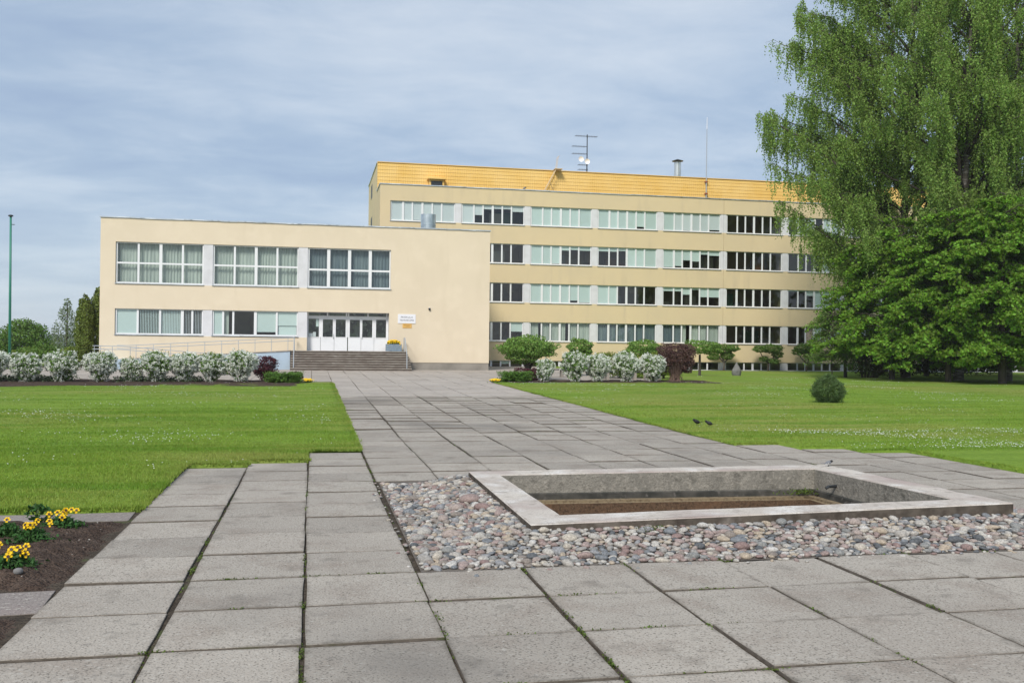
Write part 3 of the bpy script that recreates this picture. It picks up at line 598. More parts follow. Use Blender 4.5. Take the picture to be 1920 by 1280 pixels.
text('Mācību korpuss', .072, (6.36, YA-.032, 3.455), M['inkb'], sg2); text('un internāts', .072, (6.36, YA-.032, 3.37), M['inkb'], sg2)
c = empty('security_camera', (7.89, YA-.06, 4.63), 'small dark dome camera alone on the cream wall', 'camera')
MB().lathe((7.89, YA-.07, 4.53), [(.02, 0), (.075, .05), (.085, .11), (.05, .16)], 12).obj('dome', M['dark'], c); MB().box(7.85, 7.93, YA-.09, YA-.003, 4.68, 4.72).obj('bracket', M['white'], c)
v = empty('roof_vent', (7.92, YA+1.5, 9.9), 'wide round galvanised vent cylinder on the lower flat roof', 'vent')
MB().lathe((7.92, YA+1.5, 9.66), [(.53, 0), (.53, .9), (.545, .91), (.545, .94), (.53, .95), (.53, 1.70), (.50, 1.70), (.50, 1.3)], 28).obj('cylinder', M['zinc'], v, smooth=False)
# ------------------------------------------------ steps, ramp, rails
st = empty('entrance_steps', (2.45, 64, .4), 'worn concrete flight of eight steps up to the white doors', 'steps'); ns = 8; rise = (1.66-.4)/ns
Y0 = 63.25
for k in range(ns):
    y0 = Y0+k*.28; z1 = .4+rise*(k+1); xl = -1.42+k*.0; xr = 6.42-k*.018
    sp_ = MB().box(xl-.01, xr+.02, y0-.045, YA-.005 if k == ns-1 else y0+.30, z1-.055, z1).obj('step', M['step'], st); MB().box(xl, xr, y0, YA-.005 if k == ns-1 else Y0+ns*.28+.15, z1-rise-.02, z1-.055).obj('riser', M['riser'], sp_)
MB().box(-.385, 5.115, YA-.004, yd+.3, 1.3, 1.655).obj('threshold', M['step'], st)
rp = empty('wheelchair_ramp', (-6.5, 65, .4), 'long two flight ramp with pale blue side wall left of steps', 'ramp')
b = MB(); yr0, yr1 = 64.75, 66.12
b.hexa([(-11.6, yr0, .3), (-1.46, yr0, .3), (-1.46, yr1, .3), (-11.6, yr1, .3)], [(-11.6, yr0, .98), (-1.46, yr0, 1.60), (-1.46, yr1, 1.60), (-11.6, yr1, .98)])
b.box(-13.4, -11.605, 63.3, yr1, .3, .98)
b.hexa([(-11.595, 63.3, .3), (-4.6, 63.3, .3), (-4.6, 64.7, .3), (-11.595, 64.7, .3)], [(-11.595, 63.3, .98), (-4.6, 63.3, .42), (-4.6, 64.7, .42), (-11.595, 64.7, .98)])
b.obj('side_wall', M['rampw'], rp)
b = MB(); b.hexa([(-11.6, yr0-.04, .985), (-1.46, yr0-.04, 1.605), (-1.46, yr1, 1.605), (-11.6, yr1, .985)], [(-11.6, yr0-.04, 1.04), (-1.46, yr0-.04, 1.66), (-1.46, yr1, 1.66), (-11.6, yr1, 1.04)]); b.obj('ramp_surface', M['step'], rp)
hr = empty('ramp_handrail', (-6.5, 64.8, 1.4), 'long grey tubular handrail along the ramp', 'handrail')
def rail(parent, P, z_of, hts, posts, r=.022, foot=0.):
    for h_ in hts: MB().tube([(x, y, z+h_) for x, y, z in P], r, 6).obj('rail', M['steel'], parent)
    for (x, y, z) in posts: MB().tube([(x, y, z+foot), (x, y, z+max(hts))], r*.9, 6).obj('post', M['steel'], parent)
rail(hr, [(-12.2, 64.8, 1.0), (-11.6, 64.8, .99), (-1.2, 64.8, 1.63)], None, (.88, .68), [(-1.6-1.05*i, 64.8, 1.6-.062*1.05*i) for i in range(10)])
rail(hr, [(-13.3, 63.36, .98), (-11.6, 63.36, .96), (-4.6, 63.36, .42)], None, (.86, .66), [(-13.25+1.05*i, 63.36, .98 if i < 2 else .98-.08*(i*1.05-1.7)) for i in range(9)])
rail(hr, [(-13.35, 66.0, .98), (-13.35, 63.4, .98)], None, (.86, .66), [(-13.35, 65.6, .98)])
for nm, xx, lab in (('step_handrail', -1.2, 'short grey handrail on the left side of the steps'), ('step_handrail', 6.12, 'short grey handrail on the right side of the steps')):
    h = empty(nm, (xx, 64.3, .5), lab, 'handrail')
    MB().tube([(xx, 65.8, 2.58), (xx, 65.0, 2.58), (xx, 63.5, 1.45), (xx, 63.45, .56)], .032, 8).obj('rail', M['steel'], h)
    MB().tube([(xx, 65.02, 1.66), (xx, 65.02, 2.58)], .028, 8).obj('post', M['steel'], h); MB().tube([(xx, 65.8, 1.66), (xx, 65.8, 2.58)], .028, 8).obj('post', M['steel'], h)
pl = empty('flower_planter', (5.4, 65.55, 1.66), 'grey blue wooden box planter of yellow flowers beside the doors', 'planter')
for k in range(3):
    for (x0, x1) in ((4.87, 5.395), (5.405, 5.93)): MB().box(x0, x1, 65.3, 65.8, 1.68+k*.162, 1.68+k*.162+.155).obj('board', M['pblue'], pl)
MB().box(4.9, 5.9, 65.32, 65.78, 2.10, 2.13).obj('soil', M['soil'], pl)
P = np.stack([RN.uniform(4.98, 5.82, 700), RN.uniform(65.3, 65.8, 700), RN.uniform(2.13, 2.30, 700)], 1); V, F = leaves(P-np.array([5.4, 65.55, 1.66]), .045, .8); link('leaves', npmesh('leaves', V, F, LM['pansy']), pl)
P = np.stack([RN.uniform(4.98, 5.82, 420), RN.uniform(65.28, 65.8, 420), RN.uniform(2.2, 2.44, 420)], 1); P[:, 2] -= .5*(P[:, 0]-5.4)**2; V, F = leaves(P-np.array([5.4, 65.55, 1.66]), .05, .95, np.array([0, -1., .8]), .5); link('flowers', npmesh('flowers', V, F, M['petal']), pl)

# ------------------------------------------------ classroom building (five storeys)
B = empty('classroom_building', (40, 80, .1), 'long ochre five level classroom block with ribbon windows and yellow attic', 'building')
BX0, BX1 = 5.33, 78.3; rows = [(.12, .90), (2.55, 4.20), (5.85, 7.52), (9.16, 10.85), (12.46, 14.13)]; BT = 15.45
b = MB(); zz = [(.90, 2.55), (4.20, 5.85), (7.52, 9.16), (10.85, 12.46), (14.13, BT)]
JX = [35.9, 65.9]   # expansion joints
segs = [(BX0, JX[0]-.012), (JX[0]+.012, JX[1]-.012), (JX[1]+.012, BX1)]
for z0, z1 in zz:
    for x0, x1 in segs: b.box(x0, x1, YB, YB+.3, z0, z1)
b.box(BX0, 6.18, YB, YB+.3, .12, .90)
for z0, z1 in rows[1:]: b.box(BX0, 6.18, YB, YB+.3, z0, z1)
b.box(BX0, BX0+.3, YB+.3, 97, 0, BT); b.box(BX0, BX0+.3, 84.0, 97, BT, 17.95)
b.obj('wall', M['plasterB'], B)
for k in range(-1, 12):
    x0 = 12.2+6*k+5.43
    for z0, z1 in rows:
        b = MB()
        if abs(x0+.28-JX[0]) < .3 or abs(x0+.28-JX[1]) < .3: b.box(x0, x0+.26, YB+.04, YB+.3, z0, z1); b.box(x0+.285, x0+.545, YB+.04, YB+.3, z0, z1)
        else: b.box(x0, x0+.545, YB+.04, YB+.3, z0, z1)
        b.obj('pillar', M['pillar'], B)
MB().box(BX0+.02, BX1, YB+.05, YB+.3, -.2, .12).obj('plinth', M['plinth'], B)
b = MB()
for jx in JX: b.box(jx-.012, jx+.012, YB+.08, YB+.2, .1, BT)
b.obj('expansion_joint', M['dark'], B)
b = MB(); nseg = 30
for i in range(nseg):
    x0 = BX0-.06+(BX1-BX0)*i/nseg; x1 = BX0-.06+(BX1-BX0)*(i+1)/nseg-.01; d = R_.uniform(-.012, .018)
    b.box(x0, x1, YB-.06, YB+.36, BT+d, BT+.075+d)
b.box(BX0-.07, BX0+.36, YB+.37, 84.0, BT, BT+.08); b.box(BX0-.07, BX0+.36, 84.15, 97.05, 17.955, 18.04)
b.obj('coping', M['coping'], B)
MB().box(BX0+.3, BX1, YB+.3, 97, BT-.35, BT-.2).obj('roof', M['roof'], B)
# yellow sheet-metal attic: stepped tile courses with vertical ribs, real geometry
nx = int((BX1-BX0)/.1); xs = np.linspace(BX0+.0, BX1, nx+1); zs = []; ncr = 9; ch = (18.0-BT+.25)/ncr
for i in range(ncr): zs += [(BT-.25+i*ch, .0), (BT-.25+(i+1)*ch-.005, .024)]
rib = np.where(np.arange(nx+1) % 2 == 0, .0, .012)
V = np.zeros((len(zs), nx+1, 3)); 
for r, (z, yo) in enumerate(zs): V[r, :, 0] = xs; V[r, :, 1] = 84.0-.05+yo+rib; V[r, :, 2] = z+.01*(np.arange(nx+1) % 2)
a, c = np.meshgrid(np.arange(nx), np.arange(len(zs)-1)); ii = c*(nx+1)+a; F = np.stack([ii, ii+1, ii+nx+2, ii+nx+1], -1).reshape(-1, 4)
att = link('attic_cladding', npmesh('attic_cladding', V.reshape(-1, 3)-np.array([40, 80, .1]), F, M['yellow']), B)
MB().box(BX0, BX1, 83.9, 97, 18.0, 18.06).obj('attic_roof', M['yellow'], B)
dm = MB().box(9.8, 11.1, 83.3, 83.93, 15.4, 16.62).obj('dormer', M['yellow'], B); MB().box(9.95, 10.95, 83.28, 83.297, 15.5, 16.48).obj('opening', M['dark'], dm)
MB().box(9.65, 11.25, 83.05, 83.93, 16.625, 16.75).obj('hood', M['yellow'], dm)
# interior
b = MB(); b.box(BX0+.3, BX1, YB+3.1, YB+3.2, 0, 15); 
for k in range(-1, 12): b.box(12.2+6*k-.35, 12.2+6*k-.23, YB+.32, YB+3.09, 0, 15)
b.obj('interior_wall', M['room'], B)
b = MB()
for z in (-.2, 2.05, 5.35, 8.65, 11.95, 14.6): b.box(BX0+.3, BX1, YB+.31, YB+3.09, z, z+.12)
b.obj('interior_floor', M['roomfloor'], B)
FM = [mat('brown_cabinet', (.20, .10, .05), .7), mat('pale_cabinet', (.45, .42, .36), .7), mat('green_board', (.05, .12, .07), .6), mat('grey_shelf', (.22, .22, .22), .7)]
for z0, z1 in rows[1:]:
    for k in range(0, 7):
        for q in range(R_.randint(1, 3)):
            x = 12.2+6*k+R_.uniform(.1, 4.2); hh = R_.uniform(.3, 1.3); yy_ = YB+R_.uniform(1.2, 2.4); MB().box(x, x+R_.uniform(.5, 1.5), yy_, yy_+.5, z0-.37, z0+hh).obj('cabinet', R_.choice(FM), B)
mull = (1.05, 1.83, 2.67, 3.5, 4.3); c_, d_, wz = 'curtain', 'curtaind', 'blindw'
W1 = lambda *a: [(x, wz) for x in a]; C1 = lambda m, *a: [(x, m) if x else 0 for x in a]
pat = {4: {-1: W1(1, 1, .95, .9, 1, 1), 0: W1(1, .55, .22, .18, .18, .3), 1: [1, 1, 1, 1, 1, 1], 2: [1, 1, 1, 1, .85, 1], 3: [1]+W1(1, .95, 1, 1, .88), 4: [0]*6, 5: [.3, 1, 1, 0, 1, 1], 6: [1, 0, 0, 1, 1, .5]},  # leftmost top bay: white blinds also stand in for sky reflected in panes
 3: {0: [0]*6, 1: [1, 1, .95, .22, .18, .2], 2: [.2, .2, .15, 1, 1, 1], 3: [.95, .88, .55, .6, .2, .25], 4: [0]*6, 5: [0, 0, 0, 0, 1, 1], 6: [1, 1, .5, 0, 0, 0]},
 2: {0: [0]*6, 1: [1, 1, 1, 1, .85, .95], 2: [1, 1, 0, 0, 0, 0], 3: [.2, .2, .38, .1, .5, .5], 4: [0]*6, 5: [.05, .05, .28, 1, 1, 1], 6: [0]*6},
 1: {0: [0, 0, 0, 0, 0, (.5, 'blind')], 1: C1(c_, .8, 1, 1, .7, 1, 1), 2: C1(d_, 1, 1, 1, 1, 1, 1), 3: C1(d_, 1, 1, 0, 0, 0, 0)[:2]+[(.6, c_)]+C1(c_, 1, 1, 1), 4: [0]*6, 5: [0, 0, (1, 'blindp'), .75, 1, 1], 6: [1, 1, 1, 0, 0, 0]},
 0: {0: [0, 0, 0, 0, .35, 0], 1: [0]*6, 2: [0]*6}}
LV = ['basement', 'ground floor', 'first floor', 'second floor', 'top floor']
for ri, (z0, z1) in enumerate(rows):
    for k in range(-1, 11):
        if k == -1 and ri < 4: continue
        x0 = 12.2+6*k; bl = pat.get(ri, {}).get(k)
        if bl is None: bl = [R_.choice((0, 0, 1, 1, .3)) for _ in range(6)] if ri else [0]*6
        window(B, x0, x0+5.42, z0, z1, YB, mull, blinds=bl, sashes=(3,) if (k+ri) % 3 else (1, 3), single=k > 6, sill=ri > 0)
# side windows
for z0, z1 in ((12.4, 14.2), (16.0, 17.3)): MB().box(BX0-.005, BX0+.1, 91, 93, z0, z1).obj('side_window', M['dark'], B)
# things on the roof
an = empty('tv_antenna', (25.43, 88, 15.3), 'tall dark roof mast with television antennas and two dishes', 'antenna')
MB().tube([(25.43, 88, 15.2), (25.43, 88, 22.4)], [.07, .045], 8).obj('mast', M['dark'], an)
for z, x0, x1 in ((22.2, 24.2, 26.4), (21.2, 23.9, 25.4), (20.5, 23.9, 25.4), (19.45, 24.5, 25.5), (19.0, 24.5, 25.5)):
    b = MB(); b.tube([(x0, 87.9, z), (x1, 87.9, z)], .02, 5); x = x0+.08
    while x < x1: b.tube([(x, 87.5, z), (x, 88.3, z)], .012, 4); x += .16
    b.obj('yagi', M['dark'], an)
for x, z in ((24.75, 19.95), (25.35, 19.75)): 
    b = MB(); n0 = 14; vs = [(x, 87.72, z)]; 
    for rr, dy in ((.14, -.03), (.26, -.1)): vs += [(x+rr*math.cos(6.283*k/n0), 87.72+dy, z+rr*math.sin(6.283*k/n0)) for k in range(n0)]
    b.add(vs, [(0, 1+k, 1+(k+1) % n0) for k in range(n0)]+[(1+k, 1+n0+k, 1+n0+(k+1) % n0, 1+(k+1) % n0) for k in range(n0)]); b.tube([(x, 87.72, z), (25.43, 88, z-.05)], .02, 5); b.obj('dish', M['signw'], an)
lr = empty('lightning_rod', (35.8, 83.8, 15.5), 'thin tall rod rising in front of the yellow attic', 'lightning rod')
MB().tube([(35.8, 83.8, 15.55), (35.82, 83.8, 22.6)], [.06, .035], 6).obj('pole', M['steel'], lr); MB().tube([(35.82, 83.8, 22.6), (35.83, 83.8, 23.7)], [.035, .02], 6).obj('tip', M['signw'], lr)
for z in (16.5, 17.6): MB().box(35.68, 35.94, 83.7, 83.93, z, z+.12).obj('clamp', mat('rusty_clamp', (.3, .09, .04), .8), lr)
ch = empty('chimney_pipe', (34.6, 88, 18.06), 'round metal flue with a flat dark cap on roof', 'chimney')
MB().lathe((34.6, 88, 18.0), [(.36, 0), (.36, .1), (.33, .12), (.33, 2.2)], 20).obj('pipe', M['zinc'], ch); MB().lathe((34.6, 88, 20.3), [(.55, 0), (.56, .03), (.10, .2)], 20).obj('cap', M['dark'], ch)
b = MB(); 
for k in range(3): b.tube([(34.6+.28*math.cos(k*2.1), 88+.28*math.sin(k*2.1), 20.1), (34.6+.28*math.cos(k*2.1), 88+.28*math.sin(k*2.1), 20.32)], .02, 4)
b.obj('cap_stay', M['dark'], ch)
vt = empty('low_roof_vent', (35.9, 90, 18.06), 'low arched metal vent just right of the flue', 'vent'); b = MB()
b.add([(35.2+.5-.5*math.cos(math.pi*k/8), y, 18.0+.5*math.sin(math.pi*k/8)) for y in (89.5, 90.4) for k in range(9)], [(k, k+1, k+10, k+9) for k in range(8)]+[tuple(range(9))[::-1], tuple(range(9, 18))]); b.obj('hood', M['zinc'], vt)
hb = empty('roof_hatch', (12.6, 90, 18.06), 'small white box hatch above the attic near its left end', 'hatch'); MB().hexa([(12, 89.5, 18.05), (13.4, 89.5, 18.05), (13.4, 90.6, 18.05), (12, 90.6, 18.05)], [(12.15, 89.6, 18.5), (13.25, 89.6, 18.5), (13.25, 90.5, 18.5), (12.15, 90.5, 18.5)]).obj('lid', M['signw'], hb)
ld = empty('roof_ladder', (20.6, 83.5, 15.5), 'slanted pale ladder with hoops leading onto the attic', 'ladder'); lm = mat('pale_yellow_metal', (.70, .52, .30), .6)
for dy in (0, .45): MB().tube([(19.85, 83.2+dy, 15.45), (21.25, 83.3+dy, 18.1)], .035, 6).obj('rail', lm, ld); MB().tube([(21.25, 83.3+dy, 18.1), (21.4, 83.3+dy, 19.2), (21.55, 83.35+dy, 19.25)], .02, 5).obj('hoop', lm, ld)
for k in range(9): t = (k+.5)/9; MB().tube([(19.85+1.4*t, 83.2, 15.45+2.65*t), (19.85+1.4*t, 83.7, 15.45+2.65*t)], .02, 4).obj('rung', lm, ld)
MB().box(21.1, 21.8, 83.2, 83.88, 18.06, 18.11).obj('platform', lm, ld); MB().tube([(20.6, 83.2, 16.9), (21.15, 83.7, 16.05)], .02, 4).obj('stay', lm, ld)

# ------------------------------------------------ birds
def bird(name, loc, rz, m_body, m_head, m_belly, label, L=.2, tail=.09):
    o = empty(name, loc, label, 'bird', rz=rz); V, F = icos(2); V = V.copy()
    x = V[:, 0]; r = 1-.25*np.clip(-x, 0, 1)**1.5; V[:, 1] *= r; V[:, 2] *= r; V = V*np.array([L*.36, L*.2, L*.22]); V[:, 2] += L*.34-.18*V[:, 0]*0; V[:, 2] += V[:, 0]*.25
    link('body', npmesh('body', V, F, [m_body, m_belly], True, (V[F].mean(1)[:, 2] < L*.28).astype(int)), o)
    H = IV*np.array([L*.15, L*.135, L*.135])+np.array([L*.34, 0, L*.52]); link('head', npmesh('head', H, IF, m_head, True), o)
    b = MB(); b.add([(L*.47, -.006, L*.53), (L*.47, .006, L*.53), (L*.47, 0, L*.49), (L*.60, 0, L*.50)], [(0, 1, 3), (1, 2, 3), (2, 0, 3), (0, 2, 1)]); link('beak', b.mesh('beak', M['dark']), o)
    b = MB(); b.hexa([(-L*.28, -.014, L*.24), (-L*.28-tail, -.012, L*.30), (-L*.28-tail, .012, L*.30), (-L*.28, .014, L*.24)], [(-L*.28, -.014, L*.29), (-L*.28-tail, -.012, L*.32), (-L*.28-tail, .012, L*.32), (-L*.28, .014, L*.29)]); link('tail', b.mesh('tail', m_body), o)
    for s in (-1, 1): b = MB(); b.tube([(0, s*.018, L*.2), (0.01, s*.018, 0)], .003, 4); b.tube([(-.01, s*.018, .003), (.02, s*.018, .003)], .003, 4); link('leg', b.mesh('leg', M['dark']), o)
    return o
blk = mat('black_feather', (.012, .012, .013), .6); gry = mat('grey_feather', (.16, .17, .19), .7); wht = mat('white_feather', (.6, .6, .6), .8)
bird('blackbird', (9.93, 23.7, float(g(9.9, 23.7))+.05), 3.3, blk, blk, blk, 'black bird on the lawn edge, the left one of two', .26)
bird('blackbird', (10.13, 23.35, float(g(9.9, 23.3))+.05), 2.6, blk, blk, blk, 'black bird on the lawn edge, the right one of two', .24)
bird('wagtail', (7.95, 13.72, .255), -.3, gry, blk, wht, 'small grey and white bird on the basin rim corner', .15, .07)
bird('pigeon', (17.6, 80.1, BT+.09), 0, gry, blk, gry, 'dark bird sitting on the coping below the attic', .36)

# ------------------------------------------------ vegetation builders
def shell(n, c, r, rs=RN, inner=.72, bump=.12, freq=2.5, flat=-1.0):
    d = unit(rs.normal(size=(n, 3))); d = d[d[:, 2] > flat]; ph = rs.rand(3)*6
    k = 1+bump*(np.sin(d[:, 0]*freq*2+ph[0])*np.sin(d[:, 1]*freq*2.3+ph[1])+np.sin(d[:, 2]*freq*2.7+d[:, 0]*freq+ph[2]))
    rad = inner+(1-inner)*rs.rand(len(d))**.5; return d*(rad*k)[:, None]*np.array(r)+np.array(c), d
def mkbush(name, label, cat, group, lobes, n, size, lm_, stems=None, flowers=None, loc=(0, 0, 0), zmin=0., aspect=.6, inner=.7, barkm=None, stemname='stem', seed=0):
    rs = np.random.RandomState(100+seed); o = empty(name, loc, label, cat, group); tot = sum(l[1][0]*l[1][2] for l in lobes); PP = []; DD = []
    for c, r in lobes: P, Dn = shell(int(n*r[0]*r[2]/tot), c, r, rs, inner); PP.append(P); DD.append(Dn)
    P = np.concatenate(PP); Dn = np.concatenate(DD); k = P[:, 2] > zmin; P = P[k]; Dn = Dn[k]
    V, F = leaves(P, size*(.7+.6*rs.rand(len(P))), aspect, Dn, 1.2, rs); link('foliage', npmesh('foliage', V, F, lm_), o)
    if stems:
        b = MB(); rr = random.Random(seed)
        for pts, rad in stems: b.tube(pts, rad, 6)
        link(stemname, b.mesh(stemname, barkm or M['bark']), o)
    if flowers:
        nf, sf = flowers; PP = []
        for c, r in lobes:
            m_ = int(nf*r[0]*r[2]/tot); ncl = m_//16; P, _ = shell(ncl, c, np.array(r)*1.05, rs, .92, .12, 3.3); P = np.repeat(P, 16, 0)+rs.normal(size=(len(P)*16, 3))*.036; PP.append(P)
        P = np.concatenate(PP); P = P[P[:, 2] > zmin]; V, F = leaves(P, sf*(.7+.6*rs.rand(len(P))), .9, None, 1, rs); link('flowers', npmesh('flowers', V, F, LM['flow']), o)
    return o
def twig_fan(h, r, n, seed, rad=.012):
    rr = random.Random(seed); out_ = []
    for i in range(n):
        a = rr.uniform(0, 6.28); d = rr.uniform(.3, 1)*r; out_.append(([(rr.gauss(0, .05), rr.gauss(0, .05), 0), (d*.35*math.cos(a), d*.35*math.sin(a), h*.45), (d*math.cos(a), d*math.sin(a), h*rr.uniform(.8, 1.))], [rad, rad*.7, rad*.3]))
    return out_
# spirea row
SPG = 'white flowering bushes in rows before the buildings'
def spirea(seed, wx, h): 
    rr = random.Random(seed); lobes = [((0, 0, h*.62), (wx*.46, wx*.43, h*.36)), ((0, 0, h*.28), (wx*.27, wx*.27, h*.26))]
    for i in range(9): a = i*2.4+rr.uniform(-.5, .5); lobes.append(((wx*.30*math.cos(a), wx*.30*math.sin(a), h*rr.uniform(.38, .80)), (wx*.24, wx*.24, h*rr.uniform(.16, .26))))
    return lobes
sv = []
for k, (wx, h, nf) in enumerate(((1.3, 1.35, 2500), (1.15, 1.25, 2100), (1.35, 1.4, 1700))):
    o_ = mkbush('spirea_bush', 'x', 'bush', SPG, spirea(k, wx, h), 3400, .045, LM['spir'], twig_fan(h*.8, wx*.35, 14, k), (int(nf*3.8), .027), seed=k, zmin=.05); sv.append(o_); rs = np.random.RandomState(k+500); PP = []
    for q_ in range(16):
        a_ = rs.uniform(0, 6.28); r_ = rs.uniform(0, .4)*wx; t_ = np.linspace(0, 1, 16)[:, None]; p0 = np.array([math.cos(a_)*r_, math.sin(a_)*r_, h*.88-r_*.3]); PP.append(p0+t_*np.array([rs.normal(0, .06), rs.normal(0, .06), rs.uniform(.15, .34)])+rs.normal(size=(16, 3))*.018)
    V, F = leaves(np.concatenate(PP), .032, .5, None, 1, rs); link('shoots', npmesh('shoots', V, F, LM['ygreen']), o_)
SPL = [(-13.75, 45.7, 'white blossoming bush cut by the left photo edge, right at the flagpole foot', 0), (-12.35, 45.7, 'white blossoming bush just right of the flagpole foot', 1), (-10.9, 45.8, 'white blossoming bush below the thin birch on the left', 2), (-9.35, 45.9, 'wide white blossoming bush below the dark columnar conifers', 0),
 (-8.1, 46.2, 'small sparse white bush in front of the left end of the ramp', 1), (-6.95, 46.1, 'white blossoming bush below the leftmost entrance wing windows', 2), (-5.75, 46.2, 'fifth white bush from the dark red shrub end minus one, below the first grey pillar', 0), (-4.55, 46.2, 'white bush with green shoots, second left from the purple shrub', 2), (-3.25, 46.3, 'white bush directly left of the purple shrub near the steps', 0),
 (11.75, 47.9, 'narrow white bush right of the round topiary trunk', 1), (13.3, 48.0, 'white bush, second in the right hand row', 2), (14.65, 48.1, 'white bush in the middle of the right hand row', 0), (16.2, 48.2, 'white bush, second left from the brown hedge ball', 2), (17.75, 48.4, 'white bush touching the big brown purple shrub', 0)]
SPL[6] = (-5.75, 46.2, 'white bush below the pillar between the lower windows', 0)
for i, (x, y, lab, k) in enumerate(SPL):
    s = (1.0 if i not in (4, 9) else .82)*R_.uniform(.95, 1.08); sz = s*(1.08 if i > 8 else 1.)
    o = sv[k] if False else dup(sv[k], (x, y, float(g(x, y))+.02), lab, R_.uniform(0, 6.28), (s*(.8 if i in (4, 9) else 1), s, sz))
for o in sv:
    for ch in list(o.children): bpy.data.objects.remove(ch)
    bpy.data.objects.remove(o)
# barberries, junipers, topiaries, hedge ball
mkbush('barberry', 'upright dark purple shrub between white bushes and steps', 'shrub', None, [((0, 0, .68), (.60, .5, .50)), ((.15, 0, .9), (.38, .35, .35)), ((0, 0, .32), (.35, .3, .3)), ((-.35, 0, .6), (.3, .3, .35))], 3600, .04, LM['barb'], twig_fan(1.0, .55, 40, 3, .012), loc=(-2.25, 48.3, .27), seed=11)
mkbush('barberry', 'low dark red shrub beneath the round topiary tree', 'shrub', None, [((0, 0, .35), (.75, .5, .36)), ((.5, 0, .35), (.4, .4, .3))], 2600, .04, LM['barb'], twig_fan(.5, .6, 20, 4), loc=(10.9, 49.0, .28), seed=12)
mkbush('barberry', 'tiny dark red shrub behind the left juniper', 'shrub', None, [((0, 0, .25), (.32, .3, .22))], 700, .035, LM['barb'], twig_fan(.3, .25, 10, 5), loc=(-.75, 47.9, .26), seed=13)
def juniper(loc, lab, seed, w_):
    rs = np.random.RandomState(seed); o = empty('creeping_juniper', loc, lab, 'juniper', 'low creeping junipers at the path corners'); P = []; U = []
    for i in range(330):
        a = rs.uniform(0, 6.28); L = rs.uniform(.35, 1)*w_; t = np.linspace(.15, 1, 26); el = rs.uniform(.05, 1.0)
        x = np.cos(a)*L*t; y = np.sin(a)*L*t*.7; z = .06+el*t*(1-.35*t)*.80*(.6+.4*w_); q = np.stack([x, y, z], 1); P.append(np.repeat(q, 2, 0)+rs.normal(size=(52, 3))*.025)
    P = np.concatenate(P); V, F = leaves(P, .04, .35, np.array([0, 0, .8]), 1, rs); link('foliage', npmesh('foliage', V, F, LM['juni']), o); return o
juniper((-1.3, 45.6, .23), 'low spreading green juniper left of the path', 31, .98); juniper((10.1, 47.6, .25), 'low spreading green juniper right of the path', 32, 1.05)
def topiary(loc, lab, crown, trunk, n, size, seed, name='topiary_tree', grp=None, lm_=None):
    return mkbush(name, lab, 'tree', grp, crown, n, size, lm_ or LM['topi'], trunk, None, loc, .2, .62, .62, stemname='trunk', seed=seed)
topiary((11.5, 51.0, .29), 'round mushroom clipped tree with wide flat crown', [((0, 0, 1.72), (1.62, 1.4, .58)), ((-.7, 0, 1.6), (.8, .9, .42)), ((.75, .1, 1.65), (.75, .9, .42)), ((-.2, 0, 1.25), (.95, .9, .42)), ((0, 0, 2.0), (1.1, 1.0, .42))],
 [([(0, 0, 0), (.03, 0, .5), (-.05, 0, 1.0)], [.17, .14, .11]), ([(0, 0, .5), (.35, .1, .95), (.8, .1, 1.4)], [.1, .07, .04]), ([(0, 0, .6), (-.3, 0, 1.), (-.8, 0, 1.35)], [.1, .07, .04]), ([(0, 0, .7), (.1, -.3, 1.1), (.2, -.6, 1.5)], [.08, .06, .03])], 9000, .06, 41)
topiary((16.0, 56.5, .33), 'small clipped ball tree behind the second white bush', [((0, 0, 1.75), (.8, .7, .55)), ((.1, 0, 1.3), (.7, .6, .4))], [([(0, 0, 0), (0, 0, 1.3)], [.08, .06])], 3500, .06, 42)
topiary((21.2, 59.5, .25), 'flat clipped tree behind the middle of right bush row', [((0, 0, 1.9), (1.15, .9, .5)), ((-.5, 0, 1.6), (.8, .7, .4)), ((.6, 0, 1.65), (.6, .7, .35))], [([(0, 0, 0), (0, 0, 1.5)], [.1, .07])], 4500, .06, 43)
topiary((25.3, 60.0, .2), 'flat clipped tree just behind the brown hedge ball', [((0, 0, 2.0), (1.4, .9, .45)), ((.9, 0, 1.8), (.7, .6, .35))], [([(0, 0, 0), (0, 0, 1.5)], [.1, .07])], 3500, .06, 44)
mkbush('light_green_shrub', 'yellow green shrub low behind the right bush row', 'shrub', None, [((0, 0, .8), (1.3, .8, .75)), ((-.9, 0, .9), (.7, .6, .6)), ((1.0, 0, .7), (.8, .6, .6))], 5000, .055, LM['ygreen'], twig_fan(1., 1, 20, 6), loc=(17.6, 53.6, .3), seed=51)
mkbush('light_green_shrub', 'yellow green shrub between last white bush and brown ball', 'shrub', None, [((0, 0, .9), (.9, .7, .75))], 3000, .055, LM['ygreen'], twig_fan(1., .8, 20, 7), loc=(19.8, 52.2, .27), seed=52)
